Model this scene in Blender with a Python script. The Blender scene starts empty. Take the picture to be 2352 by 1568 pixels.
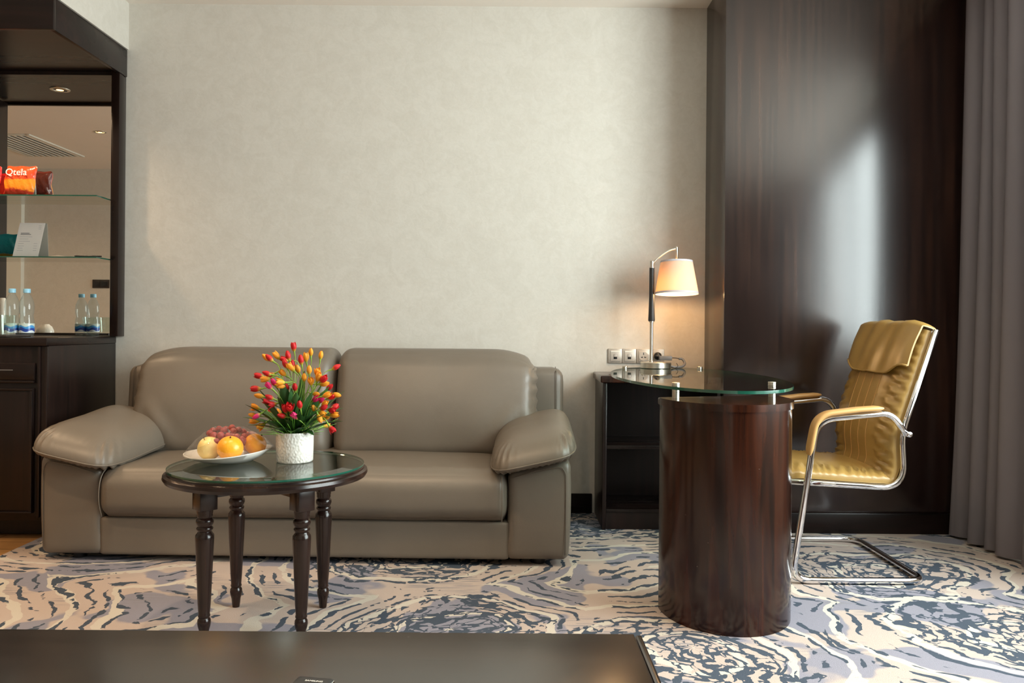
import bpy, bmesh, math, random
from mathutils import Vector, Matrix, noise
random.seed(7)
PI = math.pi
S = bpy.context.scene
COL = S.collection

# ---------------------------------------------------------------- camera
CAMZ = 0.95
cd = bpy.data.cameras.new('camera')
cam = bpy.data.objects.new('camera', cd)
COL.objects.link(cam)
cd.sensor_width = 36.0
cd.lens = 36.0 * 1900.0 / 2352.0
cd.shift_x = 6.0 / 2352.0
cd.shift_y = -34.0 / 2352.0
cd.clip_start = 0.02
cam.matrix_world = Matrix.Translation((0, 0, CAMZ)) @ Matrix.Rotation(PI / 2, 4, 'X') @ Matrix.Rotation(0.0079, 4, 'Z')
S.camera = cam

# ---------------------------------------------------------------- sky, exposure
WORLD = 8.4
EXPOSURE = 1.17
w = bpy.data.worlds.new('overcast_sky')
S.world = w
w.use_nodes = True
bg = w.node_tree.nodes['Background']
bg.inputs[0].default_value = (0.90, 0.99, 0.98, 1)
bg.inputs[1].default_value = WORLD
S.view_settings.view_transform = 'Standard'
S.view_settings.look = 'None'
S.view_settings.gamma = 1.0
S.view_settings.use_curve_mapping = False
S.view_settings.exposure = EXPOSURE
S.cycles.use_denoising = True
S.cycles.max_bounces = 12
S.cycles.transparent_max_bounces = 24
S.cycles.caustics_reflective = True
S.cycles.caustics_refractive = False
S.cycles.sample_clamp_indirect = 6.0

WIN_X, WY0, WY1, WZ0, WZ1 = 2.28, 0.60, 3.16, 0.60, 2.48
pl = bpy.data.lights.new('window_portal', 'AREA')
pl.shape = 'RECTANGLE'
pl.size = WY1 - WY0
pl.size_y = WZ1 - WZ0
pl.cycles.is_portal = True
po = bpy.data.objects.new('window_portal', pl)
COL.objects.link(po)
po.matrix_world = Matrix.Translation((WIN_X + 0.12, (WY0 + WY1) / 2, (WZ0 + WZ1) / 2)) @ Matrix.Rotation(PI / 2, 4, 'Y') @ Matrix.Rotation(PI / 2, 4, 'Z')

DOWN_W = 17.0
WARM = (1.0, 0.70, 0.43)

# ---------------------------------------------------------------- node helpers
def new_mat(name):
    m = bpy.data.materials.new(name)
    m.use_nodes = True
    nt = m.node_tree
    for n in list(nt.nodes):
        nt.nodes.remove(n)
    out = nt.nodes.new('ShaderNodeOutputMaterial')
    return m, nt, out

def N(nt, typ, **kw):
    n = nt.nodes.new('ShaderNode' + typ)
    for k, v in kw.items():
        if k.startswith('_'):
            setattr(n, k[1:], v)
        else:
            key = int(k[1:]) if (k[0] == 'i' and k[1:].isdigit()) else k.replace('__', ' ')
            if isinstance(v, bpy.types.NodeSocket):
                nt.links.new(v, n.inputs[key])
            else:
                n.inputs[key].default_value = v
    return n

def M(nt, op, a, b=0.0, c=None):
    n = nt.nodes.new('ShaderNodeMath')
    n.operation = op
    for i, v in enumerate((a, b, c)):
        if v is None:
            continue
        if isinstance(v, bpy.types.NodeSocket):
            nt.links.new(v, n.inputs[i])
        else:
            n.inputs[i].default_value = v
    return n.outputs[0]

def ss(nt, x, lo, hi):
    n = nt.nodes.new('ShaderNodeMapRange')
    n.interpolation_type = 'SMOOTHSTEP'
    for i, v in ((0, x), (1, lo), (2, hi), (3, 0.0), (4, 1.0)):
        if isinstance(v, bpy.types.NodeSocket):
            nt.links.new(v, n.inputs[i])
        else:
            n.inputs[i].default_value = v
    return n.outputs[0]

def mixc(nt, f, a, b):
    n = nt.nodes.new('ShaderNodeMix')
    n.data_type = 'RGBA'
    for i, v in ((0, f), (6, a), (7, b)):
        if isinstance(v, bpy.types.NodeSocket):
            nt.links.new(v, n.inputs[i])
        elif i == 0:
            n.inputs[i].default_value = v
        else:
            n.inputs[i].default_value = (*v, 1)
    return n.outputs[2]

def coords(nt, scale=(1, 1, 1), rot=(0, 0, 0), loc=(0, 0, 0), kind='Object'):
    tc = nt.nodes.new('ShaderNodeTexCoord')
    mp = nt.nodes.new('ShaderNodeMapping')
    nt.links.new(tc.outputs[kind], mp.inputs[0])
    mp.inputs['Scale'].default_value = scale
    mp.inputs['Rotation'].default_value = rot
    mp.inputs['Location'].default_value = loc
    return mp.outputs[0]

def noise_t(nt, vec, scale, detail=3.0, rough=0.5, dist=0.0):
    n = N(nt, 'TexNoise', Vector=vec, Scale=scale, Detail=detail, Roughness=rough, Distortion=dist)
    return n

def bump(nt, h, strength, dist):
    return N(nt, 'Bump', Height=h, Strength=strength, Distance=dist).outputs[0]

def simple(name, col, rough=0.5, metal=0.0, var=0.0, vscale=(6, 6, 6), bumps=None, coat=0.0, coat_r=0.1, ior=1.5, sheen=0.0, aniso=0.0):
    """Principled surface with gentle noise variation in colour and an optional fine bump."""
    m, nt, out = new_mat(name)
    b = N(nt, 'BsdfPrincipled', Roughness=rough, Metallic=metal, IOR=ior)
    b.inputs['Coat Weight'].default_value = coat
    b.inputs['Coat Roughness'].default_value = coat_r
    b.inputs['Sheen Weight'].default_value = sheen
    b.inputs['Anisotropic'].default_value = aniso
    if var > 0:
        v = coords(nt, vscale)
        n = noise_t(nt, v, 1.0, 4.0)
        c = mixc(nt, n.outputs[0], [x * (1 - var) for x in col], [min(1, x * (1 + var)) for x in col])
        nt.links.new(c, b.inputs['Base Color'])
    else:
        b.inputs['Base Color'].default_value = (*col, 1)
    if bumps:
        v = coords(nt)
        n = noise_t(nt, v, bumps[0], 3.0)
        nt.links.new(bump(nt, n.outputs[0], bumps[1], bumps[2]), b.inputs['Normal'])
    nt.links.new(b.outputs[0], out.inputs[0])
    return m

def wood(name, dark, light, rough=0.3, axis='z', ior=1.5, fleck=0.0, scale=1.0, coat=0.0):
    m, nt, out = new_mat(name)
    sc = {'z': (28, 28, 1.4), 'x': (1.4, 28, 28), 'y': (28, 1.4, 28)}[axis]
    v = coords(nt, [s * scale for s in sc])
    g = noise_t(nt, v, 1.0, 6.0, 0.6, 0.6)
    v2 = coords(nt, [s * scale * 0.2 for s in sc])
    g2 = noise_t(nt, v2, 1.0, 3.0, 0.5)
    f = M(nt, 'MULTIPLY', ss(nt, g.outputs[0], 0.3, 0.75), ss(nt, g2.outputs[0], 0.25, 0.75))
    c = mixc(nt, f, dark, light)
    b = N(nt, 'BsdfPrincipled', IOR=ior)
    if fleck > 0:
        vo = N(nt, 'TexVoronoi', Vector=coords(nt, (1, 1, 1)), Scale=34.0)
        sp = M(nt, 'LESS_THAN', vo.outputs['Distance'], 0.045)
        keep = M(nt, 'GREATER_THAN', N(nt, 'SeparateColor', Color=vo.outputs['Color']).outputs[0], 0.72)
        c = mixc(nt, M(nt, 'MULTIPLY', M(nt, 'MULTIPLY', sp, keep), fleck), c, (0.42, 0.36, 0.33))
    nt.links.new(c, b.inputs['Base Color'])
    r = M(nt, 'ADD', M(nt, 'MULTIPLY', g2.outputs[0], 0.12), rough - 0.06)
    nt.links.new(r, b.inputs['Roughness'])
    b.inputs['Coat Weight'].default_value = coat
    b.inputs['Coat Roughness'].default_value = 0.06
    nt.links.new(bump(nt, g.outputs[0], 0.06, 0.002), b.inputs['Normal'])
    nt.links.new(b.outputs[0], out.inputs[0])
    return m

def clear(name, tint=(1, 1, 1), ior=1.5, white=0.0, bumps=None, rough=0.0):
    """Thin clear sheet: what is behind it shows through, the surface mirrors by angle."""
    m, nt, out = new_mat(name)
    geo = nt.nodes.new('ShaderNodeNewGeometry')
    i = N(nt, 'Mix', _data_type='FLOAT', i0=geo.outputs['Backfacing'], i2=ior, i3=1.0 / ior)
    fr = N(nt, 'Fresnel', IOR=i.outputs[0])
    tr = N(nt, 'BsdfTransparent', Color=(*tint, 1))
    gl = N(nt, 'BsdfGlossy', Roughness=rough)
    if bumps:
        n = noise_t(nt, coords(nt), bumps[0], 3.0, 0.6, 0.5)
        bn = bump(nt, n.outputs[0], bumps[1], bumps[2])
        nt.links.new(bn, gl.inputs['Normal'])
        nt.links.new(bn, fr.inputs['Normal'])
    sh = tr.outputs[0]
    if white > 0:
        df = N(nt, 'BsdfDiffuse', Color=(0.9, 0.9, 0.88, 1))
        sh = N(nt, 'MixShader', i0=white, i1=sh, i2=df.outputs[0]).outputs[0]
    mx = N(nt, 'MixShader', i0=fr.outputs[0], i1=sh, i2=gl.outputs[0])
    nt.links.new(mx.outputs[0], out.inputs[0])
    return m

def emit(name, col, strength):
    m, nt, out = new_mat(name)
    e = N(nt, 'Emission', Color=(*col, 1), Strength=strength)
    nt.links.new(e.outputs[0], out.inputs[0])
    return m

def glossy_metal(name, col, rough, brushed=None):
    m, nt, out = new_mat(name)
    b = N(nt, 'BsdfPrincipled', Roughness=rough, Metallic=1.0)
    b.inputs['Base Color'].default_value = (*col, 1)
    if brushed:
        n = noise_t(nt, coords(nt, brushed), 1.0, 2.0)
        r = M(nt, 'ADD', M(nt, 'MULTIPLY', n.outputs[0], 0.14), rough - 0.05)
        nt.links.new(r, b.inputs['Roughness'])
    nt.links.new(b.outputs[0], out.inputs[0])
    return m

# ---------------------------------------------------------------- materials
def wallpaper_mat():
    m, nt, out = new_mat('wallpaper')
    v = coords(nt)
    a = noise_t(nt, v, 9.0, 6.0, 0.65, 1.2)
    b_ = noise_t(nt, v, 34.0, 4.0, 0.6, 1.5)
    f = M(nt, 'ADD', M(nt, 'MULTIPLY', ss(nt, a.outputs[0], 0.35, 0.65), 0.6), M(nt, 'MULTIPLY', ss(nt, b_.outputs[0], 0.35, 0.65), 0.4))
    c = mixc(nt, f, (0.572, 0.53, 0.465), (0.628, 0.588, 0.525))
    b = N(nt, 'BsdfPrincipled', Roughness=0.62)
    nt.links.new(c, b.inputs['Base Color'])
    nt.links.new(bump(nt, b_.outputs[0], 0.25, 0.002), b.inputs['Normal'])
    nt.links.new(b.outputs[0], out.inputs[0])
    return m

def carpet_mat():
    m, nt, out = new_mat('patterned_carpet')
    tc = nt.nodes.new('ShaderNodeTexCoord')
    P = tc.outputs['Object']
    def vm(op, a, b):
        n = nt.nodes.new('ShaderNodeVectorMath')
        n.operation = op
        for i, x in enumerate((a, b)):
            if isinstance(x, bpy.types.NodeSocket):
                nt.links.new(x, n.inputs[i])
            else:
                n.inputs[i].default_value = x
        return n.outputs[0]
    def scaled(v, s):
        n = nt.nodes.new('ShaderNodeVectorMath')
        n.operation = 'SCALE'
        nt.links.new(v, n.inputs[0])
        n.inputs['Scale'].default_value = s
        return n.outputs[0]
    w1 = noise_t(nt, P, 1.6, 2.0)
    w2 = noise_t(nt, P, 9.0, 2.0)
    Q = vm('ADD', P, scaled(vm('SUBTRACT', w1.outputs['Color'], (0.5, 0.5, 0.5)), 0.42))
    Q = vm('ADD', Q, scaled(vm('SUBTRACT', w2.outputs['Color'], (0.5, 0.5, 0.5)), 0.07))
    vo = N(nt, 'TexVoronoi', _voronoi_dimensions='2D', Vector=Q, Scale=0.95, Randomness=0.9)
    dv = vm('SUBTRACT', Q, vo.outputs['Position'])
    sx = N(nt, 'SeparateXYZ', Vector=dv)
    dist = M(nt, 'DIVIDE', vo.outputs['Distance'], 0.95)
    ang = M(nt, 'ARCTAN2', sx.outputs[1], sx.outputs[0])
    cr = N(nt, 'SeparateColor', Color=vo.outputs['Color'])
    # polar pebble net: cells run along the rings
    pv0 = N(nt, 'CombineXYZ', X=M(nt, 'MULTIPLY', dist, 20.0), Y=M(nt, 'MULTIPLY', ang, M(nt, 'ADD', M(nt, 'MULTIPLY', dist, 6.0), 1.3)), Z=0.0)
    pv = N(nt, 'VectorMath', _operation='ADD', i0=pv0.outputs[0], i1=scaled(vm('SUBTRACT', noise_t(nt, P, 11.0, 3.0).outputs['Color'], (0.5, 0.5, 0.5)), 1.5))
    net = N(nt, 'TexVoronoi', _voronoi_dimensions='2D', _feature='DISTANCE_TO_EDGE', Vector=pv.outputs[0], Scale=1.0, Randomness=0.62)
    big = noise_t(nt, P, 1.25, 2.0)
    med = noise_t(nt, Q, 5.0, 3.0, 0.55)
    fin = noise_t(nt, Q, 16.0, 3.0, 0.6)
    # rings
    ph = M(nt, 'ADD', M(nt, 'MULTIPLY', dist, 2 * PI / 0.082), M(nt, 'MULTIPLY', med.outputs[0], 3.0))
    ring = M(nt, 'SINE', ph, 0.0)
    zone = ss(nt, med.outputs[0], 0.42, 0.50)
    zone2 = ss(nt, big.outputs[0], 0.40, 0.56)
    # dark strokes
    ph2 = M(nt, 'ADD', M(nt, 'MULTIPLY', dist, 2 * PI / 0.060), M(nt, 'MULTIPLY', med.outputs[0], 5.0))
    stroke = ss(nt, M(nt, 'ADD', M(nt, 'SINE', ph2, 0.0), M(nt, 'MULTIPLY', M(nt, 'SUBTRACT', fin.outputs[0], 0.5), 3.6)), 0.62, 0.76)
    stroke = M(nt, 'MULTIPLY', stroke, zone)
    wdt = M(nt, 'MULTIPLY', ss(nt, fin.outputs[0], 0.25, 0.8), 0.34)
    netd = M(nt, 'LESS_THAN', net.outputs['Distance'], wdt)
    inner = M(nt, 'MULTIPLY', ss(nt, M(nt, 'ADD', dist, M(nt, 'MULTIPLY', M(nt, 'SUBTRACT', med.outputs[0], 0.5), 0.5)), 0.34, 0.29), M(nt, 'GREATER_THAN', cr.outputs[0], 0.3))
    netd = M(nt, 'MULTIPLY', M(nt, 'MULTIPLY', netd, inner), ss(nt, noise_t(nt, P, 26.0, 2.0).outputs[0], 0.36, 0.42))
    dark = M(nt, 'MAXIMUM', M(nt, 'MULTIPLY', stroke, M(nt, 'SUBTRACT', 1.0, M(nt, 'MULTIPLY', zone2, 0.35))), netd)
    dark = ss(nt, dark, 0.42, 0.58)
    # cream lines between the rings
    cream = ss(nt, M(nt, 'SINE', M(nt, 'ADD', M(nt, 'MULTIPLY', ph, 0.5), 1.2), 0.0), 0.78, 0.86)
    cream = M(nt, 'MULTIPLY', cream, ss(nt, fin.outputs[0], 0.30, 0.38))
    # lavender patches and brushed streaks
    lav = ss(nt, noise_t(nt, Q, 2.6, 2.0).outputs[0], 0.53, 0.55)
    st = noise_t(nt, vm('MULTIPLY', P, (5.0, 95.0, 1.0)), 1.0, 2.0)
    stz = M(nt, 'MULTIPLY', ss(nt, noise_t(nt, P, 2.2, 2.0).outputs[0], 0.56, 0.64), M(nt, 'GREATER_THAN', st.outputs[0], 0.54))
    base = mixc(nt, lav, (0.48, 0.39, 0.34), (0.25, 0.243, 0.29))
    base = mixc(nt, M(nt, 'MULTIPLY', stz, 0.75), base, (0.22, 0.215, 0.235))
    base = mixc(nt, cream, base, (0.575, 0.525, 0.45))
    col = mixc(nt, dark, base, (0.044, 0.062, 0.090))
    pile = noise_t(nt, P, 420.0, 2.0)
    col = mixc(nt, M(nt, 'MULTIPLY', pile.outputs[0], 0.14), col, (0.30, 0.28, 0.27))
    b = N(nt, 'BsdfPrincipled', Roughness=0.95)
    b.inputs['Specular IOR Level'].default_value = 0.1
    nt.links.new(col, b.inputs['Base Color'])
    nt.links.new(bump(nt, pile.outputs[0], 0.6, 0.004), b.inputs['Normal'])
    nt.links.new(b.outputs[0], out.inputs[0])
    return m

def plank_mat():
    m, nt, out = new_mat('honey_parquet')
    br = N(nt, 'TexBrick', Vector=coords(nt), Scale=1.0)
    br.inputs['Brick Width'].default_value = 0.9
    br.inputs['Row Height'].default_value = 0.12
    br.inputs['Mortar Size'].default_value = 0.003
    br.inputs['Color1'].default_value = (0.50, 0.27, 0.10, 1)
    br.inputs['Color2'].default_value = (0.40, 0.21, 0.08, 1)
    br.inputs['Mortar'].default_value = (0.10, 0.05, 0.02, 1)
    g = noise_t(nt, coords(nt, (2, 40, 2)), 1.0, 4.0)
    c = mixc(nt, M(nt, 'MULTIPLY', g.outputs[0], 0.4), br.outputs[0], (0.25, 0.12, 0.04))
    b = N(nt, 'BsdfPrincipled', Roughness=0.3)
    nt.links.new(c, b.inputs['Base Color'])
    nt.links.new(b.outputs[0], out.inputs[0])
    return m

def leather_mat(name, col, rough, wr=0.5, spec=1.5):
    m, nt, out = new_mat(name)
    v = coords(nt)
    cells = N(nt, 'TexVoronoi', Vector=v, Scale=420.0)
    a = noise_t(nt, v, 5.0, 4.0, 0.6)
    c = mixc(nt, a.outputs[0], [x * 0.90 for x in col], [x * 1.10 for x in col])
    b = N(nt, 'BsdfPrincipled', IOR=spec)
    nt.links.new(c, b.inputs['Base Color'])
    nt.links.new(M(nt, 'ADD', M(nt, 'MULTIPLY', a.outputs[0], 0.14), rough - 0.07), b.inputs['Roughness'])
    soft = noise_t(nt, v, 14.0, 2.0, 0.5, 0.6)
    h = M(nt, 'ADD', M(nt, 'MULTIPLY', cells.outputs['Distance'], 0.12), M(nt, 'MULTIPLY', soft.outputs[0], wr))
    nt.links.new(bump(nt, h, 0.18, 0.006), b.inputs['Normal'])
    nt.links.new(b.outputs[0], out.inputs[0])
    return m

def fabric_translucent(name, col, tcol, mixf, weave=0.0, rough=0.9):
    m, nt, out = new_mat(name)
    d = N(nt, 'BsdfDiffuse', Color=(*col, 1))
    t = N(nt, 'BsdfTranslucent', Color=(*tcol, 1))
    if weave:
        v = coords(nt)
        n1 = N(nt, 'TexWave', _wave_type='BANDS', _bands_direction='DIAGONAL', Vector=v, Scale=weave)
        nb = bump(nt, n1.outputs[1] if len(n1.outputs) > 1 else n1.outputs[0], 0.3, 0.001)
        nt.links.new(nb, d.inputs['Normal'])
        c = mixc(nt, n1.outputs[1], [x * 0.9 for x in col], col)
        nt.links.new(c, d.inputs['Color'])
    mx = N(nt, 'MixShader', i0=mixf, i1=d.outputs[0], i2=t.outputs[0])
    nt.links.new(mx.outputs[0], out.inputs[0])
    return m

def panel_mat():
    m, nt, out = new_mat('lacquered_dark_panel')
    g = noise_t(nt, coords(nt, (45, 45, 1.2)), 1.0, 5.0, 0.6)
    cl = noise_t(nt, coords(nt, (2.2, 2.2, 1.1)), 1.0, 3.0)
    c = mixc(nt, M(nt, 'MULTIPLY', ss(nt, g.outputs[0], 0.3, 0.8), ss(nt, cl.outputs[0], 0.25, 0.75)), (0.014, 0.007, 0.006), (0.060, 0.027, 0.017))
    b = N(nt, 'BsdfPrincipled', IOR=1.72)
    nt.links.new(c, b.inputs['Base Color'])
    nt.links.new(M(nt, 'ADD', M(nt, 'MULTIPLY', cl.outputs[0], 0.16), 0.15), b.inputs['Roughness'])
    nt.links.new(bump(nt, g.outputs[0], 0.05, 0.002), b.inputs['Normal'])
    nt.links.new(b.outputs[0], out.inputs[0])
    return m

def pot_mat():
    m, nt, out = new_mat('hammered_white_ceramic')
    v = coords(nt, (1, 1, 0.8))
    vo = N(nt, 'TexVoronoi', _feature='SMOOTH_F1', Vector=v, Scale=150.0)
    b = N(nt, 'BsdfPrincipled', Roughness=0.22)
    b.inputs['Base Color'].default_value = (0.80, 0.77, 0.71, 1)
    nt.links.new(bump(nt, vo.outputs['Distance'], 0.55, 0.004), b.inputs['Normal'])
    nt.links.new(b.outputs[0], out.inputs[0])
    return m

def label_mat():
    m, nt, out = new_mat('blue_wave_label')
    tc = nt.nodes.new('ShaderNodeTexCoord')
    s = N(nt, 'SeparateXYZ', Vector=tc.outputs['Object'])
    a = M(nt, 'ARCTAN2', s.outputs[1], s.outputs[0])
    z = M(nt, 'ADD', s.outputs[2], M(nt, 'MULTIPLY', M(nt, 'SINE', M(nt, 'MULTIPLY', a, 4.0), 0.0), 0.004))
    c = mixc(nt, M(nt, 'LESS_THAN', z, 0.050), (0.62, 0.72, 0.66), (0.05, 0.30, 0.66))
    c = mixc(nt, M(nt, 'LESS_THAN', M(nt, 'SUBTRACT', z, M(nt, 'MULTIPLY', M(nt, 'SINE', M(nt, 'MULTIPLY', a, 3.0), 0.0), 0.003)), 0.040), c, (0.02, 0.06, 0.33))
    c = mixc(nt, M(nt, 'LESS_THAN', z, 0.026), c, (0.70, 0.76, 0.80))
    b = N(nt, 'BsdfPrincipled', Roughness=0.3)
    nt.links.new(c, b.inputs['Base Color'])
    nt.links.new(b.outputs[0], out.inputs[0])
    return m

def bag_mat(name, top, mid, low):
    m, nt, out = new_mat(name)
    tc = nt.nodes.new('ShaderNodeTexCoord')
    g = N(nt, 'SeparateXYZ', Vector=tc.outputs['Generated'])
    n = noise_t(nt, tc.outputs['Object'], 22.0, 3.0, 0.6, 0.8)
    z = M(nt, 'ADD', g.outputs[2], M(nt, 'MULTIPLY', M(nt, 'SUBTRACT', n.outputs[0], 0.5), 0.35))
    c = mixc(nt, ss(nt, z, 0.50, 0.56), mid, top)
    c = mixc(nt, ss(nt, z, 0.24, 0.16), c, low)
    b = N(nt, 'BsdfPrincipled', Roughness=0.22)
    nt.links.new(c, b.inputs['Base Color'])
    nt.links.new(bump(nt, noise_t(nt, tc.outputs['Object'], 45.0, 2.0, 0.5, 0.7).outputs[0], 0.5, 0.006), b.inputs['Normal'])
    nt.links.new(b.outputs[0], out.inputs[0])
    return m

def petal_mat(name, tip, base):
    m, nt, out = new_mat(name)
    tc = nt.nodes.new('ShaderNodeTexCoord')
    z = N(nt, 'SeparateXYZ', Vector=tc.outputs['Object']).outputs[2]
    c = mixc(nt, ss(nt, z, 0.0, 0.010), base, tip)
    d = N(nt, 'BsdfPrincipled', Roughness=0.55)
    nt.links.new(c, d.inputs['Base Color'])
    t = N(nt, 'BsdfTranslucent')
    nt.links.new(c, t.inputs[0])
    mx = N(nt, 'MixShader', i0=0.25, i1=d.outputs[0], i2=t.outputs[0])
    nt.links.new(mx.outputs[0], out.inputs[0])
    return m

def fruit_mat(name, col, col2, rough, pore=0.0, sss=0.0):
    m, nt, out = new_mat(name)
    v = coords(nt)
    n = noise_t(nt, v, 22.0, 3.0)
    c = mixc(nt, n.outputs[0], col, col2)
    b = N(nt, 'BsdfPrincipled', Roughness=rough)
    nt.links.new(c, b.inputs['Base Color'])
    if sss:
        b.inputs['Subsurface Weight'].default_value = sss
        b.inputs['Subsurface Radius'].default_value = (0.01, 0.004, 0.002)
    if pore:
        vo = N(nt, 'TexVoronoi', Vector=v, Scale=420.0)
        nt.links.new(bump(nt, vo.outputs['Distance'], pore, 0.001), b.inputs['Normal'])
    nt.links.new(b.outputs[0], out.inputs[0])
    return m

MT = dict(
    wallpaper=wallpaper_mat(), carpet=carpet_mat(), plank=plank_mat(), panel=panel_mat(),
    ceiling=simple('ceiling_paint', (0.84, 0.77, 0.69), 0.8, var=0.02, bumps=(60, 0.05, 0.001)),
    leather=leather_mat('taupe_leather', (0.155, 0.128, 0.100), 0.40, 0.45),
    gold=leather_mat('mustard_gold_leather', (0.34, 0.205, 0.055), 0.34, 0.6, 1.6),
    tan=leather_mat('tan_leather_pad', (0.52, 0.29, 0.10), 0.4, 0.2),
    espresso=wood('espresso_wood', (0.007, 0.0045, 0.004), (0.022, 0.010, 0.008), 0.30, 'z', 1.38),
    espresso_h=wood('espresso_wood_crosswise', (0.007, 0.0045, 0.004), (0.022, 0.010, 0.008), 0.28, 'x', 1.38),
    redwood=wood('red_brown_veneer', (0.009, 0.004, 0.003), (0.075, 0.018, 0.006), 0.16, 'z', 1.45, 0.35, 0.8),
    legwood=wood('dark_turned_wood', (0.010, 0.005, 0.004), (0.036, 0.014, 0.009), 0.22, 'z', 1.45, 0.2),
    consolewood=wood('worn_dark_table_veneer', (0.016, 0.012, 0.010), (0.030, 0.021, 0.016), 0.22, 'x', 1.7, 0.35),
    glass=clear('clear_glass', (0.93, 0.97, 0.95)),
    tableglass=clear('table_glass', (0.86, 0.94, 0.90)),
    windowglass=clear('window_glass', (0.97, 0.98, 0.98)),
    film=clear('cling_film', (0.97, 0.97, 0.97), 1.45, 0.015, (60, 0.5, 0.004)),
    bottle=clear('bottle_plastic', (0.90, 0.95, 0.96), 1.45, 0.05),
    edge=simple('green_glass_edge', (0.012, 0.085, 0.055), 0.08, coat=0.6),
    mirror=glossy_metal('mirror_silver', (0.80, 0.80, 0.76), 0.0),
    chrome=glossy_metal('chrome', (0.82, 0.82, 0.84), 0.06),
    steel=glossy_metal('brushed_nickel', (0.62, 0.57, 0.49), 0.28, (3, 3, 300)),
    steelplate=simple('silver_plastic_plate', (0.48, 0.44, 0.39), 0.35, 0.35, var=0.04),
    steelinsert=simple('silver_plastic_insert', (0.55, 0.51, 0.46), 0.4, 0.25),
    black=simple('black_plastic', (0.012, 0.012, 0.013), 0.35, var=0.1),
    greyplastic=simple('grey_plastic', (0.14, 0.13, 0.125), 0.45, var=0.08),
    blackleather=simple('black_grained_leather', (0.022, 0.020, 0.019), 0.42, var=0.1, bumps=(600, 0.5, 0.001)),
    shade=fabric_translucent('cream_woven_shade', (0.78, 0.69, 0.60), (0.9, 0.66, 0.42), 0.40, 160.0),
    shadeband=simple('lilac_grey_ribbon', (0.50, 0.47, 0.50), 0.7, var=0.05),
    bulb=emit('glowing_bulb', (1.0, 0.74, 0.42), 5.0),
    downbulb=emit('warm_downlight_lens', (1.0, 0.50, 0.18), 3.2),
    curtain=fabric_translucent('grey_curtain_cloth', (0.20, 0.175, 0.182), (0.10, 0.09, 0.10), 0.12),
    pot=pot_mat(), ceramic=simple('white_glazed_ceramic', (0.74, 0.71, 0.65), 0.15, var=0.02),
    red=petal_mat('red_petal', (0.62, 0.012, 0.016), (0.55, 0.42, 0.05)),
    yellow=petal_mat('yellow_petal', (0.90, 0.38, 0.025), (0.62, 0.52, 0.05)),
    pink=petal_mat('pink_petal', (0.72, 0.02, 0.16), (0.60, 0.45, 0.10)),
    leaf=simple('dark_green_leaf', (0.030, 0.095, 0.022), 0.42, var=0.4, vscale=(40, 40, 14)),
    stem=simple('light_green_stem', (0.22, 0.38, 0.05), 0.5, var=0.2, vscale=(40, 40, 40)),
    blade=simple('bright_grass_green', (0.13, 0.34, 0.03), 0.5, var=0.35, vscale=(60, 60, 20)),
    orange=fruit_mat('orange_peel', (0.86, 0.34, 0.012), (0.95, 0.46, 0.03), 0.28, 0.25, 0.1),
    pear=fruit_mat('pale_yellow_pear_skin', (0.80, 0.60, 0.20), (0.86, 0.68, 0.30), 0.32, 0.1, 0.1),
    grape=fruit_mat('red_grape_skin', (0.25, 0.03, 0.035), (0.50, 0.13, 0.10), 0.12, 0.0, 0.12),
    apple=fruit_mat('pinkish_apple_skin', (0.60, 0.14, 0.11), (0.72, 0.40, 0.25), 0.3),
    stalk=simple('brown_stalk', (0.10, 0.055, 0.025), 0.7, var=0.2),
    paper=fabric_translucent('white_paper', (0.80, 0.77, 0.74), (0.8, 0.75, 0.7), 0.3),
    ink=simple('dark_ink', (0.08, 0.08, 0.09), 0.7),
    greyink=simple('pale_ink', (0.42, 0.41, 0.42), 0.7),
    label=label_mat(),
    cap=simple('light_blue_cap', (0.30, 0.60, 0.78), 0.35, var=0.05),
    water=clear('water_in_bottle', (0.90, 0.95, 0.96), 1.2),
    bagred=bag_mat('orange_red_snack_foil', (0.75, 0.07, 0.02), (0.90, 0.26, 0.02), (0.55, 0.04, 0.02)),
    bagred2=bag_mat('red_snack_foil', (0.62, 0.02, 0.02), (0.75, 0.03, 0.02), (0.85, 0.30, 0.05)),
    bagteal=bag_mat('teal_orange_snack_foil', (0.04, 0.42, 0.46), (0.05, 0.38, 0.42), (0.85, 0.40, 0.05)),
    bagbrown=bag_mat('brown_foil_side', (0.16, 0.03, 0.02), (0.13, 0.025, 0.02), (0.5, 0.05, 0.02)),
    silverfoil=simple('silver_foil', (0.62, 0.62, 0.60), 0.3, 0.5, var=0.1),
    white=simple('white_print', (0.88, 0.86, 0.80), 0.5),
    palestone=simple('pale_trim_paint', (0.72, 0.70, 0.62), 0.6, var=0.03),
    darkswitch=simple('dark_bronze_plastic', (0.030, 0.022, 0.018), 0.3, var=0.1),
    vent=simple('white_vent_enamel', (0.70, 0.66, 0.58), 0.5, var=0.03),
    ventdark=simple('vent_hollow', (0.06, 0.05, 0.045), 0.8, var=0.1),
    frame=simple('window_frame_paint', (0.20, 0.19, 0.19), 0.4, var=0.05),
)

# ---------------------------------------------------------------- object helpers
def world_of(o):
    m = o.matrix_basis.copy()
    while o.parent:
        o = o.parent
        m = o.matrix_basis @ m
    return m

def thing(name, label, cat, loc=(0, 0, 0), rz=0.0, group=None):
    o = bpy.data.objects.new(name, None)
    COL.objects.link(o)
    o.empty_display_size = 0.05
    o.location = loc
    o.rotation_euler = (0, 0, rz)
    o.matrix_basis = Matrix.Translation(loc) @ Matrix.Rotation(rz, 4, 'Z')
    return tag(o, label, cat, group)

def tag(o, label, cat, group=None):
    o['label'] = label
    o['category'] = cat
    if group:
        o['group'] = group
    return o

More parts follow.
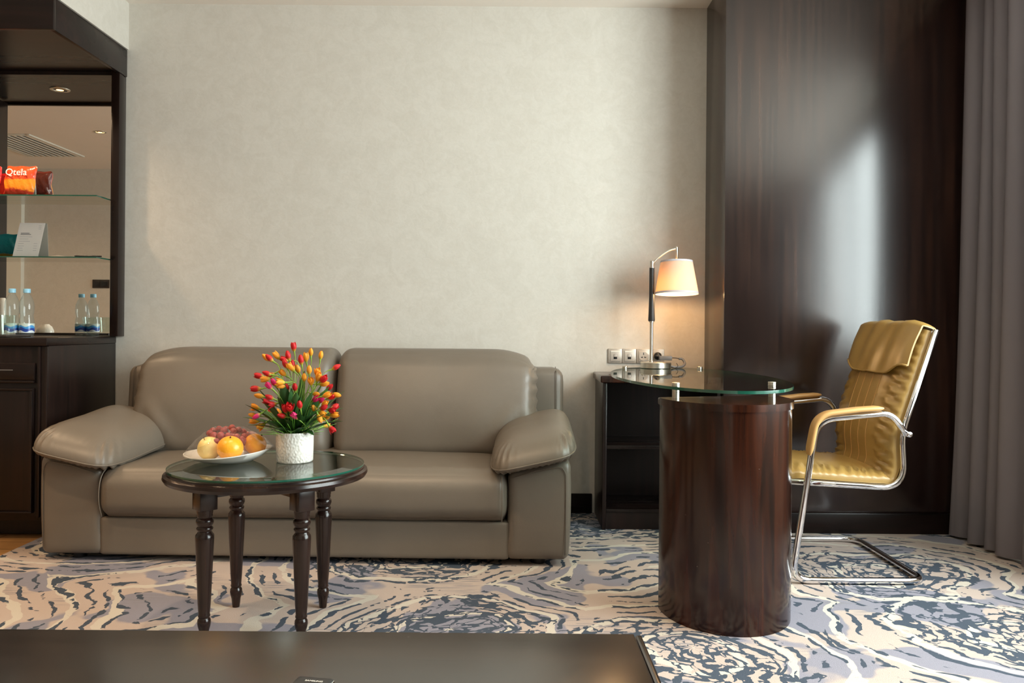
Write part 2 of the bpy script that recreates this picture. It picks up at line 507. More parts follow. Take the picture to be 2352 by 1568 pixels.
def fin(name, bm, mat, parent=None, sharp=40, local=False, label=None, keep=None):
    """Link one bmesh as one object; vertices are given in world space unless local."""
    bmesh.ops.recalc_face_normals(bm, faces=bm.faces)
    if keep is not None:
        o_m = keep
        bm.transform(world_of(parent).inverted() @ Matrix.Identity(4) if False else o_m.inverted())
    elif parent is not None and not local:
        bm.transform(world_of(parent).inverted())
    me = bpy.data.meshes.new(name)
    bm.to_mesh(me)
    bm.free()
    for m in (mat if isinstance(mat, (list, tuple)) else [mat]):
        me.materials.append(m)
    me.shade_smooth()
    if sharp is not None:
        me.set_sharp_from_angle(angle=math.radians(sharp))
    o = bpy.data.objects.new(name, me)
    COL.objects.link(o)
    if parent is not None:
        o.parent = parent
    if label:
        o['label'] = label
    return o

def struct(name, bm, mat, parent=None, **kw):
    o = fin(name, bm, mat, parent, **kw)
    if parent is None:
        o['kind'] = 'structure'
    return o

def B():
    return bmesh.new()

def box(bm, x0, x1, y0, y1, z0, z1, bev=0.0, seg=2):
    v = [bm.verts.new(c) for c in ((x0, y0, z0), (x1, y0, z0), (x1, y1, z0), (x0, y1, z0), (x0, y0, z1), (x1, y0, z1), (x1, y1, z1), (x0, y1, z1))]
    fs = [bm.faces.new([v[i] for i in f]) for f in ((3, 2, 1, 0), (4, 5, 6, 7), (0, 1, 5, 4), (1, 2, 6, 5), (2, 3, 7, 6), (3, 0, 4, 7))]
    if bev > 0:
        es = list({e for f in fs for e in f.edges})
        bmesh.ops.bevel(bm, geom=es, offset=bev, segments=seg, affect='EDGES', profile=0.5)
    return bm

def lathe(bm, prof, cx=0, cy=0, seg=32, sx=1.0, sy=1.0, mat=0):
    """prof: list of (r, z); closes at r = 0."""
    rings = []
    for r, z in prof:
        if r <= 1e-6:
            rings.append([bm.verts.new((cx, cy, z))])
        else:
            rings.append([bm.verts.new((cx + r * sx * math.cos(2 * PI * i / seg), cy + r * sy * math.sin(2 * PI * i / seg), z)) for i in range(seg)])
    for a, b in zip(rings, rings[1:]):
        for i in range(seg):
            j = (i + 1) % seg
            if len(a) == 1 and len(b) == 1:
                continue
            if len(a) == 1:
                f = bm.faces.new((a[0], b[j], b[i]))
            elif len(b) == 1:
                f = bm.faces.new((a[i], a[j], b[0]))
            else:
                f = bm.faces.new((a[i], a[j], b[j], b[i]))
            f.material_index = mat
    return bm

def spline(pts, n=8):
    P = [Vector(p) for p in pts]
    out = []
    for i in range(len(P) - 1):
        p0 = P[i - 1] if i > 0 else P[i] * 2 - P[i + 1]
        p1, p2 = P[i], P[i + 1]
        p3 = P[i + 2] if i + 2 < len(P) else P[i + 1] * 2 - P[i]
        for k in range(n):
            t = k / n
            out.append(0.5 * ((2 * p1) + (p2 - p0) * t + (2 * p0 - 5 * p1 + 4 * p2 - p3) * t * t + (3 * p1 - p0 - 3 * p2 + p3) * t ** 3))
    out.append(P[-1])
    return out

def rounded(pts, r, n=6):
    """Polyline with each inner corner rounded by radius r (or a list of radii)."""
    P = [Vector(p) for p in pts]
    out = [P[0]]
    for i in range(1, len(P) - 1):
        rr = r[i - 1] if isinstance(r, (list, tuple)) else r
        a, b, c = P[i - 1], P[i], P[i + 1]
        d1, d2 = (a - b).normalized(), (c - b).normalized()
        ang = d1.angle(d2)
        L = min(rr / math.tan(ang / 2), (a - b).length * 0.49, (c - b).length * 0.49)
        s, e = b + d1 * L, b + d2 * L
        for k in range(n + 1):
            t = k / n
            out.append((1 - t) ** 2 * s + 2 * t * (1 - t) * b + t * t * e)
    out.append(P[-1])
    return out

def tube(bm, pts, r, seg=12, closed=False, caps=True, flat=None):
    """Sweep a circle along pts; r is a number or one radius per point."""
    P = [Vector(p) for p in pts]
    n = len(P)
    R = r if isinstance(r, (list, tuple)) else [r] * n
    rings = []
    t0 = None
    up = None
    for i in range(n):
        if closed:
            t = (P[(i + 1) % n] - P[i - 1]).normalized()
        else:
            t = (P[min(i + 1, n - 1)] - P[max(i - 1, 0)])
            t = t.normalized() if t.length > 1e-9 else Vector((0, 0, 1))
        if up is None:
            up = t.orthogonal().normalized()
        else:
            q = t0.rotation_difference(t)
            up = (q @ up).normalized()
            up = (up - t * up.dot(t)).normalized()
        t0 = t
        s = t.cross(up)
        rings.append([bm.verts.new(P[i] + (up * math.cos(2 * PI * k / seg) + s * math.sin(2 * PI * k / seg)) * R[i]) for k in range(seg)])
    m = n if closed else n - 1
    for i in range(m):
        a, b = rings[i], rings[(i + 1) % n]
        for k in range(seg):
            j = (k + 1) % seg
            bm.faces.new((a[k], a[j], b[j], b[k]))
    if caps and not closed:
        bm.faces.new(rings[0][::-1])
        bm.faces.new(rings[-1])
    return bm

def prism(bm, poly, z0, z1, bev=0.0, side_mat=0, seg=2):
    lo = [bm.verts.new((x, y, z0)) for x, y in poly]
    hi = [bm.verts.new((x, y, z1)) for x, y in poly]
    n = len(poly)
    f0 = bm.faces.new(lo[::-1])
    f1 = bm.faces.new(hi)
    for i in range(n):
        f = bm.faces.new((lo[i], lo[(i + 1) % n], hi[(i + 1) % n], hi[i]))
        f.material_index = side_mat
    if bev > 0:
        bmesh.ops.bevel(bm, geom=list(f1.edges), offset=bev, segments=seg, affect='EDGES', profile=0.5)
    return bm

def sphere(bm, c, r, seg=20, rings=12, sx=1, sy=1, sz=1):
    prof = [(r * math.sin(PI * i / rings), -r * math.cos(PI * i / rings) * sz) for i in range(rings + 1)]
    prof[0] = (0, prof[0][1])
    prof[-1] = (0, prof[-1][1])
    lathe(bm, [(a, c[2] + b) for a, b in prof], c[0], c[1], seg, sx, sy)
    return bm

def rbox(bm, c, h, r, n=24, deform=None, M4=None):
    """Soft rounded box: centre c, half sizes h, corner radius r (number or per axis)."""
    R = r if isinstance(r, (tuple, list)) else (r, r, r)
    cache = {}
    def vert(p):
        key = tuple(round(q, 6) for q in p)
        if key in cache:
            return cache[key]
        core, d = [], []
        for a in range(3):
            x = p[a] * h[a]
            lim = h[a] - R[a]
            cx = max(-lim, min(lim, x))
            core.append(cx)
            d.append((x - cx) / R[a])
        L = math.sqrt(sum(q * q for q in d))
        q = [core[a] + (d[a] / L * R[a] if L > 1e-9 else 0) for a in range(3)]
        if deform:
            q = deform(q, p)
        q = Vector(q) + Vector(c)
        if M4 is not None:
            q = M4 @ q
        cache[key] = bm.verts.new(q)
        return cache[key]
    g = [math.sin((-1 + 2 * i / n) * PI / 2) for i in range(n + 1)]
    for ax in range(3):
        u, v = (ax + 1) % 3, (ax + 2) % 3
        for s in (-1, 1):
            for i in range(n):
                for j in range(n):
                    q = []
                    for (a, b) in ((g[i], g[j]), (g[i + 1], g[j]), (g[i + 1], g[j + 1]), (g[i], g[j + 1])):
                        p = [0, 0, 0]
                        p[ax], p[u], p[v] = s, a, b
                        q.append(vert(p))
                    if s < 0:
                        q = q[::-1]
                    bm.faces.new(q)
    return bm

def text_mesh(body, size, depth, mat, name, parent, M4, spacing=1.0):
    cu = bpy.data.curves.new(name, 'FONT')
    cu.body = body
    cu.size = size
    cu.extrude = depth
    cu.align_x = 'CENTER'
    cu.align_y = 'CENTER'
    cu.space_character = spacing
    ob = bpy.data.objects.new(name + '_source', cu)
    COL.objects.link(ob)
    dg = bpy.context.evaluated_depsgraph_get()
    me = bpy.data.meshes.new_from_object(ob.evaluated_get(dg))
    bpy.data.objects.remove(ob)
    bpy.data.curves.remove(cu)
    me.transform(world_of(parent).inverted() @ M4)
    me.materials.clear()
    me.materials.append(mat)
    me.name = name
    o = bpy.data.objects.new(name, me)
    COL.objects.link(o)
    o.parent = parent
    return o

def point_light(name, loc, watts, col, radius=0.03, spot=None):
    l = bpy.data.lights.new(name, 'SPOT' if spot else 'POINT')
    l.energy = watts
    l.color = col
    l.shadow_soft_size = radius
    if spot:
        l.spot_size = math.radians(spot)
        l.spot_blend = 1.0
    o = bpy.data.objects.new(name, l)
    COL.objects.link(o)
    o.location = loc
    return o

# ================================================================ THE ROOM
YB, CEIL = 4.24, 2.59
XL, YF = -6.0, -0.42
b = B(); box(b, -2.07, WIN_X, YF, YB, -0.06, 0.0); struct('floor', b, MT['carpet'])
b = B(); box(b, XL, -2.072, YF, YB, -0.06, -0.003); struct('floor_hall', b, MT['plank'])
b = B(); box(b, XL, WIN_X, YF, YB, CEIL, CEIL + 0.1); struct('ceiling', b, MT['ceiling'])
b = B(); box(b, XL, WIN_X + 0.2, YB, YB + 0.12, -0.06, CEIL + 0.1); struct('wall_back', b, MT['wallpaper'])
b = B(); box(b, XL, WIN_X + 0.2, YF - 0.12, YF, -0.06, CEIL + 0.1); struct('wall_front', b, MT['wallpaper'])
b = B(); box(b, XL - 0.12, XL, YF - 0.12, YB + 0.12, -0.06, CEIL + 0.1); struct('wall_left', b, MT['wallpaper'])
b = B()
box(b, WIN_X, WIN_X + 0.16, YF, WY0, -0.06, CEIL + 0.1)
box(b, WIN_X, WIN_X + 0.16, WY1, YB, -0.06, CEIL + 0.1)
box(b, WIN_X, WIN_X + 0.16, WY0, WY1, WZ1, CEIL + 0.1)
box(b, WIN_X, WIN_X + 0.16, WY0, WY1, -0.06, WZ0)
struct('wall_right', b, MT['wallpaper'])
# window
b = B()
fw = 0.05
fx0, fx1 = WIN_X + 0.05, WIN_X + 0.11
box(b, fx0, fx1, WY0, WY1, WZ0, WZ0 + fw); box(b, fx0, fx1, WY0, WY1, WZ1 - fw, WZ1)
for yy in (WY0, (WY0 + WY1) / 2 - fw / 2, WY1 - fw):
    box(b, fx0, fx1, yy, yy + fw, WZ0 + fw, WZ1 - fw)
wn = struct('window_1', b, MT['frame'])
b = B(); box(b, WIN_X + 0.078, WIN_X + 0.084, WY0 + fw, WY1 - fw, WZ0 + fw, WZ1 - fw); fin('pane', b, MT['windowglass'], wn)
# dark projecting panel to the right of the wall
b = B(); box(b, 1.0, WIN_X, 3.86, YB, 0.0, CEIL, 0.003); struct('wall_alcove', b, MT['panel'])
# soffit over the cabinet
b = B(); box(b, XL, -1.962, 3.55, YB, 2.352, CEIL); struct('trim_1', b, MT['wallpaper'])
# pale upright on the wall behind the camera, seen in the mirror
b = B(); box(b, -5.34, -5.16, YF, YF + 0.06, 0, CEIL); struct('trim_2', b, MT['palestone'])
b = B(); box(b, 0.2, 2.05, YF, YF + 0.03, 0, CEIL - 0.002, 0.003); struct('added_dark_panel', b, MT['espresso'])  # added dark panel, unseen; cuts the bounce and reflection of the pale wall
# skirting
b = B(); box(b, -1.96, 0.43, YB - 0.014, YB, 0.0, 0.10, 0.004); struct('baseboard_back', b, MT['espresso_h'])
b = B(); box(b, 1.0, WIN_X, 3.845, 3.86, 0.0, 0.095, 0.004); struct('baseboard_alcove', b, MT['espresso_h'])

# ================================================================ CEILING FITTINGS
def downlight(x, y, z, label, watts, ang=150, group='ceiling downlights'):
    t = thing('downlight', label, 'light', (x, y, z), 0, group)
    b = B(); lathe(b, [(0.034, z - 0.001), (0.036, z - 0.005), (0.050, z - 0.004), (0.052, z), ], x, y, 28); fin('trim_ring', b, MT['steel'], t)
    b = B(); lathe(b, [(0.019, z - 0.0045), (0.034, z - 0.0015)], x, y, 24); fin('reflector', b, MT['darkswitch'] if z < 2.5 else MT['steel'], t)
    b = B(); lathe(b, [(0, z - 0.003), (0.019, z - 0.0045)] if z < 2.5 else [(0, z - 0.002), (0.034, z - 0.0025)], x, y, 24); fin('lens', b, MT['downbulb'], t)
    point_light('downlight_glow', (x, y, z - 0.03), watts, WARM, 0.035, ang)
downlight(-3.52, 1.28, CEIL, 'round recessed ceiling light above the passage, beside the ceiling air grille', DOWN_W)
for (x, y) in ((-4.9, 2.4), (-4.9, 0.9), (-3.4, 2.9)):  # added lamps, unseen, to brighten the passage end shown in the mirror
    downlight(x, y, CEIL, 'added round ceiling light brightening the passage, unseen', DOWN_W)
for (x, y, wt) in ((-0.75, 2.45, 30), (0.75, 2.3, 16), (-2.0, 2.2, 42), (-0.7, 0.9, 22), (0.9, 0.7, 10)):
    downlight(x, y, CEIL, 'round recessed ceiling light above the seating area, out of the view', wt, 112)

t = thing('air_grille', 'slatted white ceiling air grille reflected in the cabinet mirror', 'air vent', (-4.46, 0.72, CEIL))
b = B()
for x0, x1, y0, y1 in ((-4.74, -4.70, 0.25, 1.19), (-4.22, -4.18, 0.25, 1.19), (-4.70, -4.22, 0.25, 0.28), (-4.70, -4.22, 1.16, 1.19)):
    box(b, x0, x1, y0, y1, CEIL - 0.012, CEIL, 0.002)
fin('grille_frame', b, MT['vent'], t)
b = B(); box(b, -4.70, -4.22, 0.28, 1.16, CEIL - 0.003, CEIL - 0.001); fin('duct_plate', b, MT['ventdark'], t)
for k in range(9):
    x = -4.68 + k * 0.055
    b = B()
    box(b, x, x + 0.024, 0.28, 1.16, CEIL - 0.014, CEIL - 0.006, 0.002)
    fin('slat', b, MT['vent'], t)

# ================================================================ BAR CABINET
CX0, CX1, CY0 = -2.93, -2.015, 3.60
cab = thing('bar_cabinet', 'dark wood bar cabinet with mirrored niche and canopy in the corner by the sofa', 'cabinet', (-2.49, 3.9, 0))
b = B()
box(b, CX0, CX1 - 0.004, CY0 + 0.13, YB - 0.002, 0, 0.10)
box(b, CX0, CX1, CY0 + 0.02, YB - 0.002, 0.085, 0.85, 0.003)
fin('body', b, MT['espresso'], cab)
b = B(); box(b, CX0, CX1 + 0.002, CY0, YB - 0.002, 0.85, 0.885, 0.004); fin('countertop', b, MT['espresso_h'], cab)
for dx0, dx1 in ((-2.515, -2.072), (-2.96, -2.525)):
    b = B()
    box(b, dx0, dx1, CY0 + 0.002, CY0 + 0.02, 0.12, 0.665, 0.004)
    d = fin('door', b, MT['espresso'], cab)
    b = B()
    for q in ((dx0, dx1, 0.655, 0.665), (dx0, dx1, 0.12, 0.130), (dx0, dx0 + 0.012, 0.13, 0.655), (dx1 - 0.012, dx1, 0.13, 0.655)):
        box(b, q[0], q[1], CY0 - 0.006, CY0 + 0.002, q[2], q[3], 0.003)
    fin('moulding', b, MT['espresso'], d)
    b = B()
    box(b, dx0, dx1 + 0.004, CY0 + 0.004, CY0 + 0.02, 0.70, 0.775, 0.003)
    box(b, dx0, dx1 + 0.004, CY0 - 0.002, CY0 + 0.018, 0.688, 0.699, 0.003)
    d = fin('drawer', b, MT['espresso_h'], cab)
    b = B(); box(b, dx0 + 0.05, dx1 - 0.09, CY0 + 0.002, CY0 + 0.006, 0.742, 0.746); fin('pull', b, MT['greyplastic'], d)
b = B()
box(b, -2.058, -2.046, CY0 + 0.008, CY0 + 0.021, 0.10, 0.848, 0.004)
box(b, -2.026, -2.014, CY0 + 0.008, CY0 + 0.021, 0.10, 0.848, 0.004)
fin('stile', b, MT['espresso'], cab)
b = B(); box(b, CX0, CX0 + 0.03, CY0 + 0.0, 4.17, 0.885, 2.215, 0.003); fin('side_panel', b, MT['espresso'], cab)
b = B(); box(b, -2.014, -1.972, 4.165, YB - 0.002, 0.885, 2.225, 0.003); fin('batten', b, MT['legwood'], cab)
b = B(); box(b, CX0 + 0.0, -2.014, 4.19, YB - 0.002, 0.885, 2.225); fin('back_panel', b, MT['espresso'], cab)
b = B(); box(b, CX0 + 0.03, -2.018, 4.184, 4.189, 0.888, 2.205); fin('mirror', b, MT['mirror'], cab)
b = B()
box(b, -3.02, -1.968, 3.55, 3.572, 2.212, 2.350, 0.002)
box(b, -1.99, -1.968, 3.572, YB - 0.002, 2.212, 2.350, 0.002)
box(b, -3.02, -3.0, 3.572, YB - 0.002, 2.212, 2.350, 0.002)
box(b, -3.0, -1.99, 3.572, YB - 0.002, 2.226, 2.348)
fin('canopy', b, MT['espresso_h'], cab)
for z in (1.570, 1.269):
    b = B(); box(b, CX0 + 0.03, -2.018, 4.035, 4.183, z, z + 0.006)
    for f in b.faces:
        if abs(f.normal.z) < 0.5:
            f.material_index = 1
    fin('glass_shelf', b, [MT['glass'], MT['edge']], cab)
downlight(-2.465, 3.85, 2.226, 'small warm spotlight recessed under the dark cabinet canopy', 16.0, 150, 'cabinet downlights')

# things in the cabinet
t = thing('serving_tray', 'dark flat tray holding the tumblers on the cabinet counter', 'tray', (-2.46, 3.72, 0.885))
b = B(); box(b, -2.72, -2.205, 3.625, 3.815, 0.8855, 0.896, 0.003); fin('tray_base', b, MT['darkswitch'], t)
def tumbler(x, y, label):
    t = thing('tumbler', label, 'glass', (x, y, 0.8965), 0, 'tumblers on the tray')
    z = 0.8965
    b = B(); lathe(b, [(0, z), (0.034, z), (0.042, z + 0.088), (0.040, z + 0.088), (0.033, z + 0.008), (0, z + 0.008)], x, y, 28); fin('glass_body', b, MT['glass'], t)
tumbler(-2.265, 3.72, 'clear tumbler on the tray in front of the two water bottles')
tumbler(-2.356, 3.715, 'clear tumbler on the tray at the far edge, next to the other tumbler')
t = thing('teacup', 'small upturned white cup on the tray, seen in the mirror', 'cup', (-2.62, 3.70, 0.8965))
z = 0.8965
b = B(); lathe(b, [(0.046, z), (0.045, z + 0.012), (0.036, z + 0.033), (0.024, z + 0.042), (0.022, z + 0.047), (0, z + 0.047)], -2.62, 3.70, 28); fin('cup_body', b, MT['ceramic'], t)
t = thing('canister', 'tall white canister standing by the cabinet side panel', 'canister', (-2.872, 3.69, 0.885))
b = B(); lathe(b, [(0, 0.8855), (0.022, 0.8855), (0.022, 1.08), (0.018, 1.09), (0, 1.09)], -2.872, 3.69, 28); fin('canister_body', b, MT['ceramic'], t)

def water_bottle(x, y, label):
    z = 0.8855
    t = thing('water_bottle', label, 'bottle', (x, y, z), 0, 'water bottles on the cabinet counter')
    prof = [(0, z + 0.004), (0.024, z), (0.031, z + 0.006), (0.0315, z + 0.075), (0.0285, z + 0.092), (0.0275, z + 0.100), (0.031, z + 0.116), (0.0318, z + 0.140), (0.029, z + 0.165), (0.021, z + 0.186), (0.0135, z + 0.198), (0.0125, z + 0.206), (0.0125, z + 0.216), (0, z + 0.216)]
    b = B(); lathe(b, prof, x, y, 32); fin('bottle_body', b, MT['bottle'], t, 60)
    b = B(); lathe(b, [(0.0324, z + 0.018), (0.0326, z + 0.020), (0.0326, z + 0.060), (0.0324, z + 0.062)], x, y, 32); fin('label', b, MT['label'], t)
    b = B(); lathe(b, [(0.0155, z + 0.205), (0.0155, z + 0.221), (0.014, z + 0.224), (0, z + 0.224)], x, y, 24)
    fin('cap', b, MT['cap'], t)
water_bottle(-2.327, 3.87, 'clear water bottle behind the tumbler, nearer the side of its pair')
water_bottle(-2.261, 3.875, 'clear water bottle closest to the sofa, standing free of the tumbler')

def snack_bag(x, y, z, wd, ht, tk, mat, label, rz=0.0, lean=0.12):
    t = thing('snack_bag', label, 'snack', (x, y, z), rz, 'snack bags on the glass shelves')
    b = B()
    def d(q, p):
        u, w = p[0], p[2]
        q = list(q)
        k = max(0.0, 1 - abs(w) ** 4)
        q[1] = q[1] * (0.10 + 0.90 * k) * (1 - 0.75 * abs(u) ** 4)
        q[0] += 0.0028 * math.sin(w * 5 + u * 3 + wd * 90) * (abs(u) > 0.6) + 0.05 * q[2] * u * u
        q[1] += 0.004 * math.sin(u * 14 + w * 5) * k
        q[2] += 0.0018 * math.sin(u * 7 + wd * 50) * (abs(w) > 0.85)
        q[1] += lean * (q[2] + ht / 2)
        return q
    rbox(b, (0, 0, ht / 2 + 0.004), (wd / 2, tk / 2, ht / 2), (wd * 0.06, tk * 0.4, ht * 0.06), 18, d)
    return t, fin('pouch', b, mat, t, None, True)
SH1, SH2 = 1.5765, 1.2755
t, p = snack_bag(-2.435, 4.10, SH1, 0.150, 0.148, 0.055, MT['bagred'], 'orange-red crisp bag with white lettering on the upper glass shelf')
text_mesh('Qtela', 0.047, 0.0006, MT['white'], 'lettering', t, Matrix.Translation((-2.440, 4.082, SH1 + 0.116)) @ Matrix.Rotation(PI / 2 - 0.12, 4, 'X'))
for f in p.data.polygons:
    if f.normal.y > 0.25:
        f.material_index = 1
p.data.materials.append(MT['bagbrown'])
b = B()
rbox(b, (-0.012, 0.029, 0.078), (0.020, 0.003, 0.052), (0.004, 0.002, 0.004), 6, lambda q, p_: [q[0], q[1] + 0.12 * (q[2] + 0.078), q[2]])
fin('silver_panel', b, MT['silverfoil'], t, None, True)
snack_bag(-2.60, 4.075, SH1, 0.165, 0.140, 0.055, MT['bagred2'], 'bright red snack bag at the outer end of the upper glass shelf')
snack_bag(-2.605, 4.08, SH2, 0.150, 0.128, 0.05, MT['bagteal'], 'teal and orange snack bag on the lower glass shelf')

t = thing('price_list', 'white printed card leaning on the mirror on the lower glass shelf', 'paper', (-2.41, 4.11, SH2))
b = B()
Mc = Matrix.Translation((-2.41, 4.135, SH2 + 0.001)) @ Matrix.Rotation(-0.22, 4, 'X')
def quad_slab(bm, M4, x0, x1, z0, z1, th=0.0008, sh=0.0):
    vs = []
    for y in (0, th):
        for (x, z) in ((x0, z0), (x1, z0), (x1 + sh, z1), (x0 + sh, z1)):
            vs.append(bm.verts.new(M4 @ Vector((x, y, z))))
    for f in ((0, 1, 2, 3), (7, 6, 5, 4), (0, 4, 5, 1), (1, 5, 6, 2), (2, 6, 7, 3), (3, 7, 4, 0)):
        bm.faces.new([vs[i] for i in f])
quad_slab(b, Mc, -0.078, 0.050, 0, 0.182, 0.0008, 0.014)
fin('front_sheet', b, MT['paper'], t)
b = B()
Mi = Matrix.Translation((0, -0.0009, 0)) @ Mc
quad_slab(b, Mi, -0.052, -0.008, 0.126, 0.1285, 0.0005); quad_slab(b, Mi, -0.052, 0.000, 0.120, 0.1225, 0.0005)
fin('heading', b, MT['ink'], t)
b = B()
b2 = B()
b3 = B()
for k, (x0, x1) in enumerate(((-0.054, 0.008), (-0.054, -0.01), (-0.056, 0.0), (-0.057, -0.03), (-0.058, -0.028), (-0.059, -0.033), (-0.060, -0.03))):
    zz = 0.108 - k * 0.012
    quad_slab(b, Mi, x0, x1, zz, zz + 0.0016, 0.0005)
    if k > 2:
        quad_slab(b2, Mi, 0.02, 0.038, zz, zz + 0.0016, 0.0005)
for k in range(3):
    quad_slab(b3, Mi, 0.034, 0.048, 0.166 - k * 0.008, 0.1675 - k * 0.008, 0.0005)
fin('small_print', b, MT['greyink'], t)
fin('price_column', b2, MT['greyink'], t)
fin('letterhead', b3, MT['greyink'], t)
t = thing('pen', 'black pen lying on the lower glass shelf', 'pen', (-2.08, 4.075, SH2))
b = B(); tube(b, [(-2.138, 4.06, SH2 + 0.0045), (-2.13, 4.061, SH2 + 0.0045), (-2.02, 4.075, SH2 + 0.0045), (-2.012, 4.076, SH2 + 0.0045)], [0.0015, 0.0042, 0.0042, 0.003], 12); fin('barrel', b, MT['black'], t)
t = thing('folded_note', 'small folded white slip lying beside the pen on the glass shelf', 'paper', (-2.21, 4.08, SH2))
b = B()
vs = [b.verts.new(q) for q in ((-2.26, 4.05, SH2 + .0008), (-2.21, 4.05, SH2 + .007), (-2.165, 4.05, SH2 + .0008), (-2.26, 4.12, SH2 + .0008), (-2.21, 4.12, SH2 + .007), (-2.165, 4.12, SH2 + .0008))]
b.faces.new((vs[0], vs[1], vs[4], vs[3])); b.faces.new((vs[1], vs[2], vs[5], vs[4]))
bmesh.ops.solidify(b, geom=b.faces[:], thickness=0.0006)
fin('slip', b, MT['paper'], t)

# switch on the wall behind the camera, seen in the mirror
t = thing('light_switch', 'dark double switch plate on the opposite wall, seen in the mirror', 'switch', (-4.34, YF, 1.37))
b = B(); box(b, -4.43, -4.25, YF + 0.0005, YF + 0.010, 1.325, 1.415, 0.003); fin('plate', b, MT['darkswitch'], t)
for k in range(2):
    x = -4.415 + k * 0.08
    b = B(); box(b, x, x + 0.068, YF + 0.008, YF + 0.015, 1.34, 1.40, 0.003); fin('rocker', b, MT['black'], t)

# ================================================================ SOFA
SX, SY, SR = -0.815, 3.288, -0.0195
sofa = thing('leather_sofa', 'wide taupe leather two seat sofa with padded arms along the pale wall', 'sofa', (SX, SY, 0), SR)
L = MT['leather']
def wob(q, k=1.0):
    return 0.004 * k * noise.noise(Vector(q) * 5.0)
# base rail
b = B(); rbox(b, (0, 0.44, 0.1), (0.82, 0.435, 0.075), 0.012, 16); fin('base_rail', b, L, sofa, None, True)
# arm blocks: top slopes down towards the seat
for s in (-1, 1):
    cx = s * 0.930
    b = B()
    def d(q, p, s=s):
        q = list(q)
        if p[2] > 0:
            q[2] += s * q[0] * 0.20 * max(0, p[2])
        q[0] += s * 0.010 * math.sin((q[2] + 0.2) * 6)
        q[1] += -0.006 * (1 - p[0] ** 2) * (1 - p[2] ** 2)
        return q
    rbox(b, (cx, 0.43, 0.212), (0.126, 0.43, 0.187), 0.030, 18, d)
    a = fin('arm', b, L, sofa, None, True)
    b = B()
    sgn = s
    xo, xi = cx + s * 0.108, cx - s * 0.118
    pts = [(xo + s * 0.004, -0.0025, 0.05), (xo + s * 0.006, -0.0025, 0.37), (xo - s * 0.012, -0.003, 0.400), (cx, -0.004, 0.383), (xi + s * 0.01, -0.003, 0.350)]
    tube(b, rounded(pts, [0.05, 0.02, 0.2]), 0.0016, 6)
    fin('seam', b, L, a, None, True)
    # cushion pad on the arm: lens shaped, seam all round, gathered at the front corners
    pw, pd = 0.172, 0.375
    b = B()
    n = 44
    top, bot = {}, {}
    ne = 5.0
    def padpt(u, v, side):
        rho = max(abs(u), abs(v))
        if rho < 1e-6:
            x = y = 0.0
        else:
            uu, vv = u / rho, v / rho
            k = (abs(uu) ** ne + abs(vv) ** ne) ** (-1 / ne)
            x, y = uu * k * rho, vv * k * rho
        th = math.atan2(y, x)
        hgt = (1 - rho ** 3.6) ** 0.50 if rho < 1 else 0.0
        z = (0.102 if side > 0 else -0.040) * hgt
        cor = max(math.exp(-((th + PI / 4) / 0.42) ** 2), math.exp(-((th + 3 * PI / 4) / 0.42) ** 2))
        edge = math.exp(-((rho - 0.90) / 0.085) ** 2)
        z += side * edge * (0.0075 * cor * math.sin(th * 50) + 0.0020 * math.sin(th * 41))
        out = 1.0 + 0.003 * cor * math.sin(th * 50) * (rho ** 8)
        X, Y = x * pw * out, y * pd * out
        if Y > 0:
            z += 0.02 * side * hgt * (Y / pd)
        return X, Y, z
    def place(X, Y, z, s=s):
        # tilt: outer side higher, back end higher
        zz = z + s * X * 0.225 + (Y + pd) * 0.055
        return Vector((s * 0.915 + X, 0.295 + Y, 0.420 + zz))
    g = [math.sin((-1 + 2 * i / n) * PI / 2) for i in range(n + 1)]
    for side in (1, -1):
        dct = top if side > 0 else bot
        for i in range(n + 1):
            for j in range(n + 1):
                onb = i in (0, n) or j in (0, n)
                if side < 0 and onb:
                    dct[i, j] = top[i, j]
                else:
                    dct[i, j] = b.verts.new(place(*padpt(g[i], g[j], side)))
        for i in range(n):
            for j in range(n):
                q = (dct[i, j], dct[i + 1, j], dct[i + 1, j + 1], dct[i, j + 1])
                b.faces.new(q if side > 0 else q[::-1])
    pad = fin('arm_pad', b, L, sofa, None, True)
    b = B()
    rim = []
    order = [(i, 0) for i in range(n)] + [(n, j) for j in range(n)] + [(i, n) for i in range(n, 0, -1)] + [(0, j) for j in range(n, 0, -1)]
    for (i, j) in order:
        X, Y, z = padpt(g[i], g[j], 1)
        rim.append(place(X * 1.004, Y * 1.004, 0))
    tube(b, rim, 0.0032, 6, True)
    fin('piping', b, L, pad, None, True)
# seat cushion
b = B()
def d(q, p):
    q = list(q)
    if p[2] > 0:
        q[2] += 0.016 * (1 - p[0] ** 4) * (1 - 0.5 * p[1] ** 2) * p[2]
    q[1] -= 0.012 * (1 - p[2] ** 2) * (1 - p[0] ** 6) * (p[1] < -0.2)
    q[2] += wob((q[0], q[1], 3), 0.8)
    if p[2] < 0 and p[1] < 0:
        q[1] += 0.012 * p[2] * p[2]
    return q
rbox(b, (0.0, 0.31, 0.270), (0.815, 0.345, 0.105), (0.035, 0.085, 0.075), 36, d)
seat = fin('seat_cushion', b, L, sofa, None, True)
for s in (-1, 1):
    b = B(); tube(b, spline([(s * 0.792, -0.03, 0.185), (s * 0.793, -0.052, 0.25), (s * 0.793, -0.046, 0.32), (s * 0.79, -0.02, 0.362), (s * 0.788, 0.05, 0.383)], 6), 0.0022, 6); fin('piping', b, L, seat, None, True)
